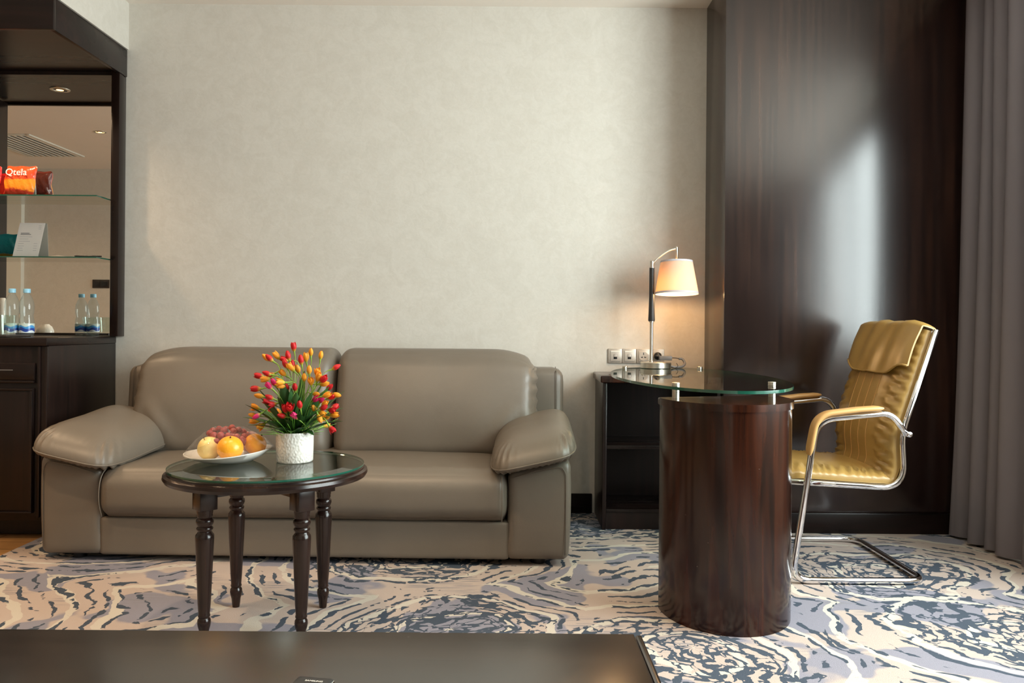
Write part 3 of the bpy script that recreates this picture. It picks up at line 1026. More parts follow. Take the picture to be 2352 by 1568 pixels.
# back frame
b = B()
def d(q, p):
    q = list(q)
    q[1] += -0.05 * p[2] * 0
    return q
rbox(b, (0.0, 0.800, 0.415), (1.065, 0.095, 0.335), (0.05, 0.035, 0.05), 20, lambda q, p: [q[0], q[1] + 0.03 * p[2], q[2]])
fr = fin('back_frame', b, L, sofa, None, True)
for s in (-1, 1):
    b = B(); tube(b, rounded([(s * 1.03, 0.690, 0.30), (s * 1.03, 0.730, 0.735), (s * 1.028, 0.84, 0.752)], 0.03), 0.002, 6); fin('seam', b, L, fr, None, True)
# back cushions
for s in (-1, 1):
    b = B()
    def d(q, p, s=s):
        u, v, wv = p
        q = list(q)
        # rounder outer top corner
        out = s * u
        if v < 0.2:
            q[1] -= 0.040 * (1 - wv ** 2) * (1 - abs(u) ** 4)
        q[1] -= 0.012 * math.exp(-((wv + 0.15) / 0.5) ** 2) * (v < 0)
        if out > 0:
            q[2] -= 0.055 * max(0, out - 0.55) ** 2 / 0.2 * max(0, wv) ** 2
            # gathers down the outer side
            q[0] += s * 0.005 * math.sin(q[2] * 120) * math.exp(-((out - 1) / 0.05) ** 2) * (wv > -0.6)
            q[1] += 0.004 * math.sin(q[2] * 120 + 1) * math.exp(-((out - 0.97) / 0.07) ** 2)
            # creases running in from the arm
            q[1] += 0.016 * math.sin((u * s - wv * 0.40) * 22) * math.exp(-((out - 0.74) / 0.17) ** 2) * math.exp(-((wv + 0.50) / 0.34) ** 2)
        q[1] += 0.003 * math.sin(u * 30) * math.exp(-((wv + 0.95) / 0.15) ** 2)
        q[1] += 1.3 * wob((q[0] + s * 3, 1, q[2]))
        # lean back
        q[1] += 0.26 * (q[2])
        return q
    rbox(b, (s * 0.468, 0.612, 0.590), (0.466, 0.125, 0.252), (0.06, 0.085, 0.085), 44, d)
    fin('back_cushion', b, L, sofa, None, True)
for (x, y) in ((-0.93, 0.07), (0.94, 0.07), (-0.93, 0.80), (0.94, 0.80)):
    b = B(); lathe(b, [(0, 0.0005), (0.024, 0.0005), (0.028, 0.032), (0, 0.032)], x, y, 20); fin('foot', b, MT['black'], sofa, 40, True)

# ================================================================ ROUND SIDE TABLE
TX, TY = -0.767, 2.640
tb = thing('side_table', 'round dark wood side table with glass top and four turned legs', 'table', (TX, TY, 0))
b = B()
lathe(b, [(0, 0.464), (0.292, 0.464), (0.308, 0.468), (0.314, 0.478), (0.312, 0.487), (0.303, 0.491), (0.302, 0.496), (0.298, 0.4985), (0, 0.4985)], TX, TY, 96)
fin('tabletop', b, MT['legwood'], tb, 30)
b = B()
prof = [(0, 0.4995), (0.300, 0.4995), (0.302, 0.5015), (0.302, 0.5065), (0.262, 0.5095), (0, 0.5095)]
lathe(b, prof, TX, TY, 96)
for f in b.faces:
    c = f.calc_center_median()
    r = math.hypot(c.x - TX, c.y - TY)
    if r > 0.299:
        f.material_index = 1
fin('glass_top', b, [MT['tableglass'], MT['edge']], tb, 1)
for ang in (45, 135, 225, 315):
    cx, cy = TX + 0.207 * math.cos(math.radians(ang)), TY + 0.207 * math.sin(math.radians(ang))
    b = B()
    box(b, -0.0275, 0.0275, -0.0275, 0.0275, 0.392, 0.463, 0.002)
    bmesh.ops.transform(b, matrix=Matrix.Translation((cx, cy, 0)) @ Matrix.Rotation(math.radians(ang), 4, 'Z'), verts=b.verts)
    prof = [(0, 0.0005), (0.0115, 0.0005), (0.0125, 0.006), (0.0150, 0.030), (0.0185, 0.042), (0.0200, 0.052), (0.0190, 0.061), (0.0150, 0.067), (0.0175, 0.070), (0.0182, 0.074), (0.0165, 0.078),
            (0.0190, 0.110), (0.0230, 0.200), (0.0262, 0.275), (0.0275, 0.305), (0.0270, 0.316), (0.0215, 0.323), (0.0200, 0.327), (0.0235, 0.332), (0.0245, 0.337), (0.0205, 0.342), (0.0235, 0.347), (0.0262, 0.355), (0.0255, 0.363),
            (0.0205, 0.368), (0.0232, 0.374), (0.0225, 0.379), (0.0240, 0.385), (0.0240, 0.393), (0, 0.393)]
    lathe(b, prof, cx, cy, 28)
    fin('leg', b, MT['legwood'], tb, 50)
b = B()
for ang in (45, 135):
    bb = B()
    box(bb, -0.18, 0.18, -0.011, 0.011, 0.425 + (0.0003 if ang == 45 else 0), 0.4635, 0.0)
    bb.transform(Matrix.Translation((TX, TY, 0)) @ Matrix.Rotation(math.radians(ang), 4, 'Z'))
    tmp = bpy.data.meshes.new('tmp'); bb.to_mesh(tmp); bb.free(); b.from_mesh(tmp); bpy.data.meshes.remove(tmp)
fin('cross_brace', b, MT['legwood'], tb)

# ================================================================ FRUIT PLATE
PZ = 0.510
PX, PY = -0.905, 2.672
pt = thing('fruit_plate', 'white oval plate of fruit on the round glass topped table', 'plate', (PX, PY, PZ))
b = B()
seg = 72
def rimz(a):
    return 0.030 + 0.009 * math.cos(a - 0.25) + 0.003 * math.cos(2 * a)
rings = []
for (rr, zf, off) in ((0.0, 0, 0.0005), (0.070, 0, 0.0005), (0.078, 0.02, 0.001), (0.110, 0.45, 0.0), (0.1375, 1.0, 0.0), (0.1372, 1.0, 0.003), (0.108, 0.48, 0.004), (0.074, 0.12, 0.005), (0.0, 0.10, 0.0045)):
    if rr == 0:
        rings.append([b.verts.new((PX, PY, PZ + off + zf * 0.03))])
    else:
        rings.append([b.verts.new((PX + rr * math.cos(a), PY + rr * 0.94 * math.sin(a), PZ + off + zf * rimz(a))) for a in (2 * PI * k / seg for k in range(seg))])
for A, Bq in zip(rings, rings[1:]):
    for i in range(seg):
        j = (i + 1) % seg
        if len(A) == 1:
            b.faces.new((A[0], Bq[j], Bq[i]))
        elif len(Bq) == 1:
            b.faces.new((A[i], A[j], Bq[0]))
        else:
            b.faces.new((A[i], A[j], Bq[j], Bq[i]))
fin('dish', b, MT['ceramic'], pt, 60)

def fruit(name, c, r, sz, mat, label, cat, dimple=0.16, neck=0.0, tiltx=0.0, tilty=0.0, group=None):
    t = thing(name, label, cat, (c[0], c[1], c[2] - r * sz), 0, group)
    b = B()
    prof = []
    nn = 20
    for i in range(nn + 1):
        a = PI * i / nn
        rr = r * math.sin(a)
        zz = -r * sz * math.cos(a)
        if zz > 0:
            zz -= dimple * r * math.exp(-(rr / (0.28 * r)) ** 2)
            rr *= 1 - neck * (zz / (r * sz)) ** 2
        prof.append((rr if 0 < i < nn else 0, zz))
    lathe(b, prof, 0, 0, 32)
    Mr = Matrix.Translation(c) @ Matrix.Rotation(tiltx, 4, 'X') @ Matrix.Rotation(tilty, 4, 'Y')
    b.transform(Mr)
    fin('flesh', b, mat, t, None)
    b = B()
    zt = r * sz * (1 - dimple)
    tube(b, [(0, 0, zt - 0.002), (0.001, 0, zt + 0.004), (0.003, 0.001, zt + 0.010 if name != 'orange' else zt + 0.002)], [0.0012, 0.0011, 0.0014] if name != 'orange' else [0.0028, 0.0026, 0.001], 8)
    b.transform(Mr)
    fin('stalk', b, MT['stalk'], t)
fruit('orange', (-0.876, 2.604, 0.5610), 0.0405, 0.93, MT['orange'], 'orange at the front middle of the fruit plate', 'fruit', 0.06, 0, 0.3, 0.1, 'oranges on the plate')
fruit('orange', (-0.823, 2.690, 0.5620), 0.0355, 0.95, MT['orange'], 'orange nearest the flower pot on the fruit plate', 'fruit', 0.06, 0, -0.4, 0.5, 'oranges on the plate')
fruit('pear', (-0.948, 2.622, 0.5580), 0.0375, 1.0, MT['pear'], 'pale yellow round pear on the plate beside the grapes', 'fruit', 0.14, 0.16, 0.45, -0.35)
fruit('apple', (-0.862, 2.745, 0.5640), 0.037, 0.92, MT['apple'], 'pinkish red apple at the back of the fruit plate', 'fruit', 0.2)
fruit('apple', (-0.945, 2.742, 0.5570), 0.034, 0.92, MT['apple'], 'red apple hidden behind the pear under the grapes', 'fruit', 0.2)
gb = thing('grape_bunch', 'bunch of red grapes heaped on top of the fruit plate', 'grapes', (-0.905, 2.70, 0.585))
gpts = []
for (px, py, dd_) in ((482, 995, 2.665), (491, 1000, 2.640), (507, 1000, 2.640), (524, 1001, 2.645), (544, 1003, 2.655), (497, 1014, 2.615), (514, 990, 2.68), (519, 986, 2.70), (535, 992, 2.69), (503, 986, 2.70), (489, 990, 2.69),
                     (554, 1010, 2.66), (561, 1002, 2.69), (548, 988, 2.72), (559, 992, 2.73), (533, 983, 2.73), (571, 1000, 2.71), (516, 1006, 2.655), (560, 1014, 2.672), (500, 1005, 2.655), (533, 1003, 2.665), (575, 1008, 2.70)):
    u, v = px - 1170, 750 - py
    u, v = u - 0.0079 * v, v + 0.0079 * u
    gpts.append((u * dd_ / 1900, dd_, CAMZ + v * dd_ / 1900))
for c in gpts:
    b = B()
    sphere(b, c, random.uniform(0.0108, 0.0125), 18, 12, 1, 1, random.uniform(1.0, 1.12))
    fin('grape', b, MT['grape'], gb, None)
b = B()
for c in gpts[::2]:
    tube(b, spline([(-0.905, 2.705, 0.592), ((c[0] - 0.905) / 2, (c[1] + 2.705) / 2, max(c[2], 0.59) + 0.004), (c[0], c[1], c[2] + 0.008)], 4), 0.0012, 6)
fin('stalk', b, MT['stalk'], gb)
# cling film over the fruit
b = B()
nr, ns = 18, 72
rows = []
for i in range(nr + 1):
    rho = 1 - i / nr
    row = []
    for k in range(ns):
        a = 2 * PI * k / ns
        rz_ = rimz(a) + 0.004
        base = 0.100 + 0.010 * math.sin(a * 2 + 1.2)
        f = min(1.0, (1 - rho) / (0.66 + 0.05 * math.sin(3 * a)))
        f = f ** 0.85
        h = rz_ + (base - rz_) * (f - 0.10 * math.sin(PI * f) * math.cos(5 * a))
        h += 0.004 * noise.noise(Vector((math.cos(a) * 3, math.sin(a) * 3, rho * 7)))
        r0 = 0.1385 * rho
        row.append((PX + 0.004 + r0 * math.cos(a) * 1.0, PY + r0 * 0.945 * math.sin(a), PZ + h))
    rows.append(row)
vr = [[b.verts.new(q) for q in row] for row in rows[:-1]]
for A, Bq in zip(vr, vr[1:]):
    for k in range(ns):
        j = (k + 1) % ns
        b.faces.new((A[k], A[j], Bq[j], Bq[k]))
b.faces.new(vr[-1])
cf = fin('cling_film', b, MT['film'], None, None)
tag(cf, 'clear cling film stretched over the fruit on the plate', 'film')

# ================================================================ POTTED TULIPS
FX, FY, FZ = -0.690, 2.672, 0.5100
ft = thing('potted_tulips', 'red and yellow artificial tulips in a hammered white pot on the table', 'potted flowers', (FX, FY, FZ))
b = B()
lathe(b, [(0, FZ), (0.054, FZ), (0.058, FZ + 0.004), (0.0592, FZ + 0.05), (0.0595, FZ + 0.093), (0.0585, FZ + 0.0965), (0.0560, FZ + 0.0965), (0.0555, FZ + 0.080), (0, FZ + 0.080)], FX, FY, 64)
fin('pot', b, MT['pot'], ft, 50)
NECK = Vector((FX, FY, FZ + 0.083))

def petal_surface(bm, length, width, curl, open_, ang, r0):
    nu, nv = 7, 5
    rows = []
    for i in range(nu + 1):
        t = i / nu
        wd = width * (math.sin(PI * min(1, t * 0.86 + 0.10)) ** 0.8) * (1 if t < 0.98 else 0.35)
        rad = r0 * math.sin(PI * (0.16 + 0.76 * t)) + open_ * t * t
        z = length * t
        row = []
        for j in range(nv + 1):
            s = -1 + 2 * j / nv
            a = ang + s * wd / max(rad, 0.004) * 0.5
            rr = rad * (1 - 0.10 * s * s)
            row.append(bm.verts.new((rr * math.cos(a), rr * math.sin(a), z - 0.0015 * s * s)))
        rows.append(row)
    for A, Bq in zip(rows, rows[1:]):
        for j in range(nv):
            bm.faces.new((A[j], A[j + 1], Bq[j + 1], Bq[j]))

def blossom_mesh(name, mat, open_):
    bm = B()
    for k in range(3):
        petal_surface(bm, 0.031, 0.021, 0, open_, k * 2 * PI / 3, 0.0088)
    for k in range(3):
        petal_surface(bm, 0.029, 0.019, 0, open_ * 0.55, k * 2 * PI / 3 + PI / 3, 0.0074)
    lathe(bm, [(0, -0.003), (0.0032, -0.001), (0.0062, 0.006), (0.0066, 0.015), (0.0045, 0.024), (0, 0.028)], 0, 0, 10)
    bmesh.ops.recalc_face_normals(bm, faces=bm.faces)
    me = bpy.data.meshes.new(name)
    bm.to_mesh(me)
    bm.free()
    me.materials.append(mat)
    me.shade_smooth()
    return me
BM = {}
for cname, key in (('R', 'red'), ('Y', 'yellow'), ('P', 'pink')):
    BM[cname] = [blossom_mesh('blossom', MT[key], o_) for o_ in (0.0, 0.005, 0.012)]
heads = [(703,135,95,'R'),(910,200,85,'Y'),(1030,235,80,'Y'),(850,260,90,'Y'),(635,240,100,'R'),(790,290,95,'R'),(495,240,130,'Y'),(410,270,135,'R'),(375,265,140,'Y'),(590,285,160,'R'),(1215,380,30,'R'),(690,345,90,'R'),(673,375,120,'Y'),
 (750,400,100,'Y'),(890,410,85,'Y'),(570,450,130,'Y'),(600,340,110,'R'),(985,440,75,'Y'),(1000,500,70,'Y'),(830,500,85,'Y'),(910,550,90,'Y'),(285,485,165,'R'),(380,455,160,'R'),(420,480,200,'R'),(360,525,190,'Y'),(540,560,170,'Y'),
 (460,560,110,'P'),(405,605,130,'P'),(620,620,95,'R'),(718,620,85,'R'),(1060,525,45,'R'),(1075,580,10,'Y'),(1135,620,40,'R'),(245,640,178,'R'),(285,725,165,'Y'),(975,705,0,'Y'),(1100,715,20,'Y'),(1220,715,-10,'Y'),(1155,735,30,'R'),
 (965,765,30,'P'),(1040,765,60,'P'),(410,740,150,'R'),(385,800,150,'R'),(440,830,190,'R'),(240,865,160,'Y'),(600,880,100,'R'),(660,870,85,'R'),(950,880,110,'Y'),(1075,820,40,'Y'),(1065,865,35,'R'),(1160,900,-10,'R'),(1190,955,5,'Y'),
 (210,955,170,'Y'),(255,970,210,'P'),(225,1030,180,'Y'),(310,1090,215,'Y'),(560,965,160,'R'),(710,965,130,'P'),(1015,1000,-60,'Y'),(1160,1125,-50,'R'),(1040,935,-20,'Y'),(1095,985,20,'Y'),(775,830,90,'R'),(560,605,180,'Y')]
OPEN = {12, 20, 23, 25, 38, 43, 44, 46, 55, 59, 50, 17}
rg = random.Random(3)
stems_seed = random.Random(5)
def pix(px, py, d_):
    u, v = px - 1170, 750 - py
    u, v = u - 0.0079 * v, v + 0.0079 * u
    return Vector((u * d_ / 1900, d_, CAMZ + v * d_ / 1900))
place_list = []
for i, (zx, zy, ang, cn) in enumerate(heads):
    px, py = 540 + zx / 5.225, 770 + zy / 5.225
    rx, ry = (zx - 710) / 570.0, (zy - 760) / 640.0
    rr = min(1.0, math.hypot(rx, ry))
    off = -0.085 * math.sqrt(max(0.0, 1 - rr * rr)) + rg.uniform(-0.015, 0.03)
    if rr > 0.75:
        off = rg.uniform(-0.06, 0.05)
    c = pix(px, py, FY + off)
    a = math.radians(ang)
    fy = -0.9 * math.sqrt(max(0.0, 1 - rr * rr)) * (0.75 if rr < 0.6 else 0.5) + rg.uniform(-0.15, 0.15)
    dr = Vector((math.cos(a), fy, math.sin(a))).normalized()
    place_list.append((c, dr, cn, i))
for k in range(14):                      # the far side of the bunch
    a = rg.uniform(0.15, PI - 0.15)
    dr = Vector((math.cos(a) * 0.8, rg.uniform(0.4, 0.9), math.sin(a) * 0.9)).normalized()
    place_list.append((NECK + dr * rg.uniform(0.11, 0.16), dr, rg.choice('RYYR'), 100 + k))
for (c, dr, cn, i) in place_list:
    o = bpy.data.objects.new('blossom', BM[cn][(2 if i in OPEN else (1 if i % 3 == 0 else 0))])
    COL.objects.link(o)
    o.parent = ft
    q = Vector((0, 0, 1)).rotation_difference(dr)
    sc = rg.uniform(0.88, 1.06)
    base = c - dr * 0.0145 * sc
    mw = Matrix.Translation(base) @ q.to_matrix().to_4x4() @ Matrix.Rotation(rg.uniform(0, 6), 4, 'Z') @ Matrix.Scale(sc, 4)
    o.matrix_basis = world_of(ft).inverted() @ mw
    o['label'] = {'R': 'red blossom', 'Y': 'yellow blossom', 'P': 'pink blossom'}[cn]
    # stem (a sub-part of its blossom)
    root = NECK + Vector((rg.uniform(-0.03, 0.03), rg.uniform(-0.03, 0.03), -0.005))
    mid = (base - dr * 0.035)
    bm = B()
    pts = spline([root, root * 0.45 + mid * 0.55 + Vector((0, 0, 0.012)), mid, base + dr * 0.002], 5)
    tube(bm, pts, [0.0011] * (len(pts) - 4) + [0.0016, 0.0022, 0.003, 0.0036], 6)
    bm.transform(mw.inverted())
    fin('stem', bm, MT['stem'], o, None, True)

def leaf_mesh(bm, root, dr, length, width, droop, roll):
    side = dr.cross(Vector((0, 0, 1)))
    if side.length < 0.05:
        side = Vector((1, 0, 0))
    side.normalize()
    side = Matrix.Rotation(roll, 3, dr) @ side
    nrm = side.cross(dr).normalized()
    nu, nv = 10, 4
    rows = []
    for i in range(nu + 1):
        t = i / nu
        c = root + dr * length * t - Vector((0, 0, 1)) * droop * t * t
        wd = width * (math.sin(PI * (0.06 + 0.93 * t)) ** 0.75) * 0.5
        row = []
        for j in range(nv + 1):
            s = -1 + 2 * j / nv
            row.append(bm.verts.new(c + side * wd * s + nrm * (0.35 * wd * (abs(s) - 0.4))))
        rows.append(row)
    for A, Bq in zip(rows, rows[1:]):
        for j in range(nv):
            bm.faces.new((A[j], A[j + 1], Bq[j + 1], Bq[j]))
leaf_specs = [((0.05, -0.6, 1), 0.115, 0.030, 0), ((-0.35, -0.6, 0.45), 0.075, 0.026, 0.3), ((1.0, -0.25, 0.35), 0.130, 0.026, 0), ((-1, -0.2, 0.9), 0.14, 0.022, 0.2), ((-1, 0.1, 0.45), 0.135, 0.026, 0), ((0.9, 0.0, 1.0), 0.165, 0.026, 0.2),
              ((0.25, -0.5, 1), 0.12, 0.024, 0.6), ((-0.1, -0.6, 0.9), 0.10, 0.026, -0.4), ((0.6, -0.5, 0.8), 0.12, 0.024, 0.2), ((-0.6, -0.4, 1.0), 0.13, 0.024, 0.1), ((0.1, 0.1, 1), 0.16, 0.026, 0.4), ((-0.3, 0.2, 1), 0.17, 0.026, 0.1),
              ((0.4, 0.3, 1), 0.16, 0.026, -0.2), ((-0.8, -0.4, 0.25), 0.11, 0.022, 0.1), ((0.75, -0.55, 0.15), 0.06, 0.024, 0.0), ((0.15, -0.9, 0.5), 0.085, 0.026, 0.2), ((-0.9, 0.5, 0.7), 0.14, 0.024, 0), ((0.8, 0.6, 0.7), 0.14, 0.024, 0),
              ((0.0, -0.8, 0.75), 0.09, 0.022, -0.3), ((0.45, -0.8, 0.6), 0.09, 0.022, 0.3), ((-0.5, -0.75, 0.7), 0.10, 0.022, 0.2), ((-0.7, 0.1, 1.0), 0.15, 0.024, 0.5), ((0.6, -0.1, 1.0), 0.15, 0.024, -0.5), ((0.02, -0.35, 1), 0.13, 0.026, 0.9), ((0.16, -0.55, 1), 0.135, 0.032, 0.1), ((-0.22, -0.5, 1), 0.12, 0.030, -0.2), ((0.42, -0.45, 1), 0.14, 0.030, 0.3), ((-0.5, -0.5, 0.9), 0.12, 0.030, 0.1), ((0.3, -0.7, 0.8), 0.10, 0.030, -0.3), ((0.7, -0.5, 0.7), 0.12, 0.030, 0.2), ((-0.12, -0.35, 1), 0.15, 0.030, 0.5)]
for (dx, ln, wd, rl) in leaf_specs:
    dr = Vector((dx[0], dx[1], max(dx[2], 0.55 * math.hypot(dx[0], dx[1])))).normalized()
    ln *= 1.3
    b = B()
    leaf_mesh(b, NECK + Vector((dr.x * 0.025, dr.y * 0.025, 0.008)), dr, ln, wd * 1.35, 0.06 * (1 - dr.z) + 0.006, rl)
    fin('leaf', b, MT['leaf'], ft, None)
b = B()
for k in range(80):
    a = rg.uniform(0, 2 * PI)
    el = rg.uniform(0.15, 1.45)
    dr = Vector((math.cos(a) * math.cos(el), math.sin(a) * math.cos(el), math.sin(el)))
    r0 = NECK + Vector((dr.x * 0.03, dr.y * 0.03, -0.006))
    ln = rg.uniform(0.07, 0.135) * (0.8 + 0.4 * dr.z)
    tube(b, [r0, r0 + dr * ln * 0.55 + Vector((0, 0, 0.006)), r0 + dr * ln], [0.0010, 0.0009, 0.0004], 4)
gb_ = fin('grass_blades', b, MT['blade'], ft, None)
gb_['kind'] = 'stuff'

# ================================================================ DESK
desk = thing('writing_desk', 'glass topped desk on a curved red brown pedestal and an open side unit', 'desk', (0.745, 3.37, 0))
def dshape(grow=0.0):
    cx, cy, rx, ry = 0.729, 2.81, 0.216 + grow, 0.265 + grow
    pts = []
    for k in range(49):
        a = PI + PI * k / 48
        pts.append((cx + rx * math.cos(a), cy + ry * math.sin(a)))
    pts.append((0.948 + grow, 2.93 + grow))
    return pts
b = B(); prism(b, dshape(), 0.0005, 0.692); ped = fin('pedestal', b, MT['redwood'], desk, 35)
b = B(); prism(b, dshape(0.006), 0.692, 0.715, 0.006, 0, 3); fin('pedestal_cap', b, MT['redwood'], ped, 35)
# side unit
UX0, UX1, UY0, UY1 = 0.442, 0.998, 3.885, 4.236
b = B()
box(b, UX0, UX0 + 0.02, UY0, UY1, 0.0005, 0.69, 0.004)
box(b, UX1 - 0.02, UX1, UY0, UY1, 0.0005, 0.69, 0.004)
box(b, UX0 + 0.02, UX1 - 0.02, UY1 - 0.012, UY1, 0.0005, 0.69)
box(b, UX0 + 0.02, UX1 - 0.02, UY0 + 0.012, UY0 + 0.03, 0.0005, 0.078)
unit = fin('side_unit', b, MT['espresso'], desk)
b = B(); box(b, UX0 - 0.012, UX1, UY0 - 0.012, UY1, 0.69, 0.724, 0.007, 3); fin('unit_top', b, MT['redwood'], unit)
for z in (0.078, 0.378):
    b = B(); box(b, UX0 + 0.02, UX1 - 0.02, UY0 + 0.008, UY1 - 0.012, z, z + 0.018, 0.002); fin('shelf', b, MT['espresso_h'], unit)
# glass top
GX, GY, GA, GB = 0.745, 3.370, 0.317, 0.782
b = B()
poly = []
for k in range(128):
    a = 2 * PI * k / 128
    poly.append((GX + GA * math.cos(a), GY + GB * math.sin(a)))
prism(b, poly, 0.7445, 0.7545, 0.0, 1)
fin('glass_top', b, [MT['tableglass'], MT['edge']], desk, 30)
for (x, y, z0) in ((0.562, 2.785, 0.715), (0.912, 2.868, 0.715), (0.552, 3.945, 0.724), (0.912, 3.955, 0.724)):
    b = B()
    lathe(b, [(0, z0), (0.0125, z0), (0.0125, 0.7440), (0, 0.7440)], x, y, 24)
    lathe(b, [(0, 0.7548), (0.0135, 0.7548), (0.0135, 0.7585), (0.0122, 0.7590), (0.0122, 0.7602), (0.0135, 0.7607), (0.0135, 0.7655), (0.0125, 0.7665), (0, 0.7665)], x, y, 24)
    fin('standoff', b, MT['steel'], desk, 40)

# ================================================================ DESK LAMP
LX, LY = 0.709, 4.0
GZ = 0.755
lamp = thing('desk_lamp', 'lit brushed metal desk lamp with cream shade standing on the glass desk', 'lamp', (LX, LY, GZ))
b = B(); lathe(b, [(0, GZ), (0.070, GZ), (0.074, GZ + 0.002), (0.074, GZ + 0.027), (0.071, GZ + 0.030), (0, GZ + 0.0305)], LX, LY, 64); fin('base', b, MT['steel'], lamp, 35)
PXL = 0.687
b = B(); lathe(b, [(0, 0.784), (0.011, 0.784), (0.011, 0.79), (0.0083, 0.792), (0.0083, 0.977), (0.0135, 0.978), (0.0135, 0.983), (0, 0.983)], PXL, LY, 24); fin('post', b, MT['steel'], lamp)
b = B(); lathe(b, [(0.0, 0.982), (0.0155, 0.982), (0.0165, 0.988), (0.0150, 1.02), (0.0128, 1.10), (0.0122, 1.18), (0.0122, 1.240), (0.0, 1.240)], PXL, LY, 28); fin('grip', b, MT['blackleather'], lamp)
b = B(); lathe(b, [(0, 1.239), (0.0125, 1.239), (0.0125, 1.243), (0.0098, 1.244), (0.0098, 1.272), (0.0085, 1.2735), (0, 1.2735)], PXL, LY, 24); fin('collar', b, MT['steel'], lamp)
b = B(); tube(b, spline([(PXL + 0.004, LY - 0.004, 1.262), (0.716, LY - 0.004, 1.288), (0.752, LY - 0.003, 1.314), (0.778, LY - 0.002, 1.327), (0.806, LY, 1.334)], 6), 0.0052, 12); fin('arm', b, MT['steel'], lamp)
SHX = 0.806
b = B(); lathe(b, [(0, 1.284), (0.0045, 1.284), (0.0068, 1.288), (0.0068, 1.325), (0.0075, 1.328), (0.0080, 1.338), (0.005, 1.3435), (0, 1.3445)], SHX, LY, 20)
lathe(b, [(0, 1.262), (0.004, 1.262), (0.004, 1.285), (0, 1.285)], SHX, LY, 12)
fin('swivel', b, MT['steel'], lamp)
TILT = Matrix.Translation((SHX, LY, 1.27)) @ Matrix.Rotation(-0.06, 4, 'X') @ Matrix.Translation((-SHX, -LY, -1.27))
b = B()
lathe(b, [(0.0765, 1.272), (0.1035, 1.114), (0.1020, 1.114), (0.0750, 1.272), (0.0765, 1.272)], SHX, LY, 64)
b.transform(TILT)
sh = fin('lamp_shade', b, MT['shade'], lamp, 30)
for pr in ([(0.0770, 1.274), (0.0784, 1.265), (0.0770, 1.265), (0.0752, 1.274), (0.0770, 1.274)], [(0.1026, 1.122), (0.1042, 1.1125), (0.1022, 1.1125), (0.1008, 1.122), (0.1026, 1.122)]):
    b = B()
    lathe(b, pr, SHX, LY, 64)
    b.transform(TILT)
    fin('ribbon', b, MT['shadeband'], sh, 30)
b = B()
for k in range(3):
    a = k * 2 * PI / 3 + 0.3
    tube(b, [(SHX, LY, 1.264), (SHX + 0.0755 * math.cos(a), LY + 0.0755 * math.sin(a), 1.268)], 0.0016, 6)
fin('spider', b, MT['steel'], lamp)
b = B(); lathe(b, [(0, 1.200), (0.015, 1.203), (0.017, 1.215), (0.017, 1.264), (0, 1.264)], SHX, LY, 20); fin('socket', b, MT['ceramic'], lamp)
b = B(); sphere(b, (SHX, LY, 1.170), 0.030, 20, 12); fin('bulb', b, MT['bulb'], lamp, None)
point_light('lamp_glow', (SHX, LY, 1.130), 1.7, (1.0, 0.58, 0.25), 0.03)
# cord with adapter and plug
b = B()
tube(b, spline([(LX + 0.074, LY + 0.004, GZ + 0.010), (0.800, 4.005, GZ + 0.006), (0.842, 4.03, GZ + 0.008), (0.862, 4.06, GZ + 0.022), (0.853, 4.075, GZ + 0.042), (0.836, 4.075, GZ + 0.044)], 8), 0.0062, 10)
for k in range(14):
    pass
cord = fin('cord', b, MT['greyplastic'], lamp)
b = B(); tube(b, spline([(0.838, 4.075, GZ + 0.044), (0.825, 4.09, GZ + 0.047), (0.806, 4.11, GZ + 0.047)], 5), 0.0028, 8); fin('lead', b, MT['greyplastic'], cord)
b = B(); tube(b, spline([(LX + 0.074, LY - 0.01, GZ + 0.008), (0.80, 3.985, GZ + 0.002), (0.812, 3.98, GZ + 0.012), (0.806, 3.985, GZ + 0.026)], 6), 0.0014, 6); fin('tie', b, MT['black'], cord)
b = B(); box(b, 0.745, 0.808, 4.095, 4.122, GZ + 0.034, GZ + 0.056, 0.003); fin('adapter', b, MT['greyplastic'], cord)

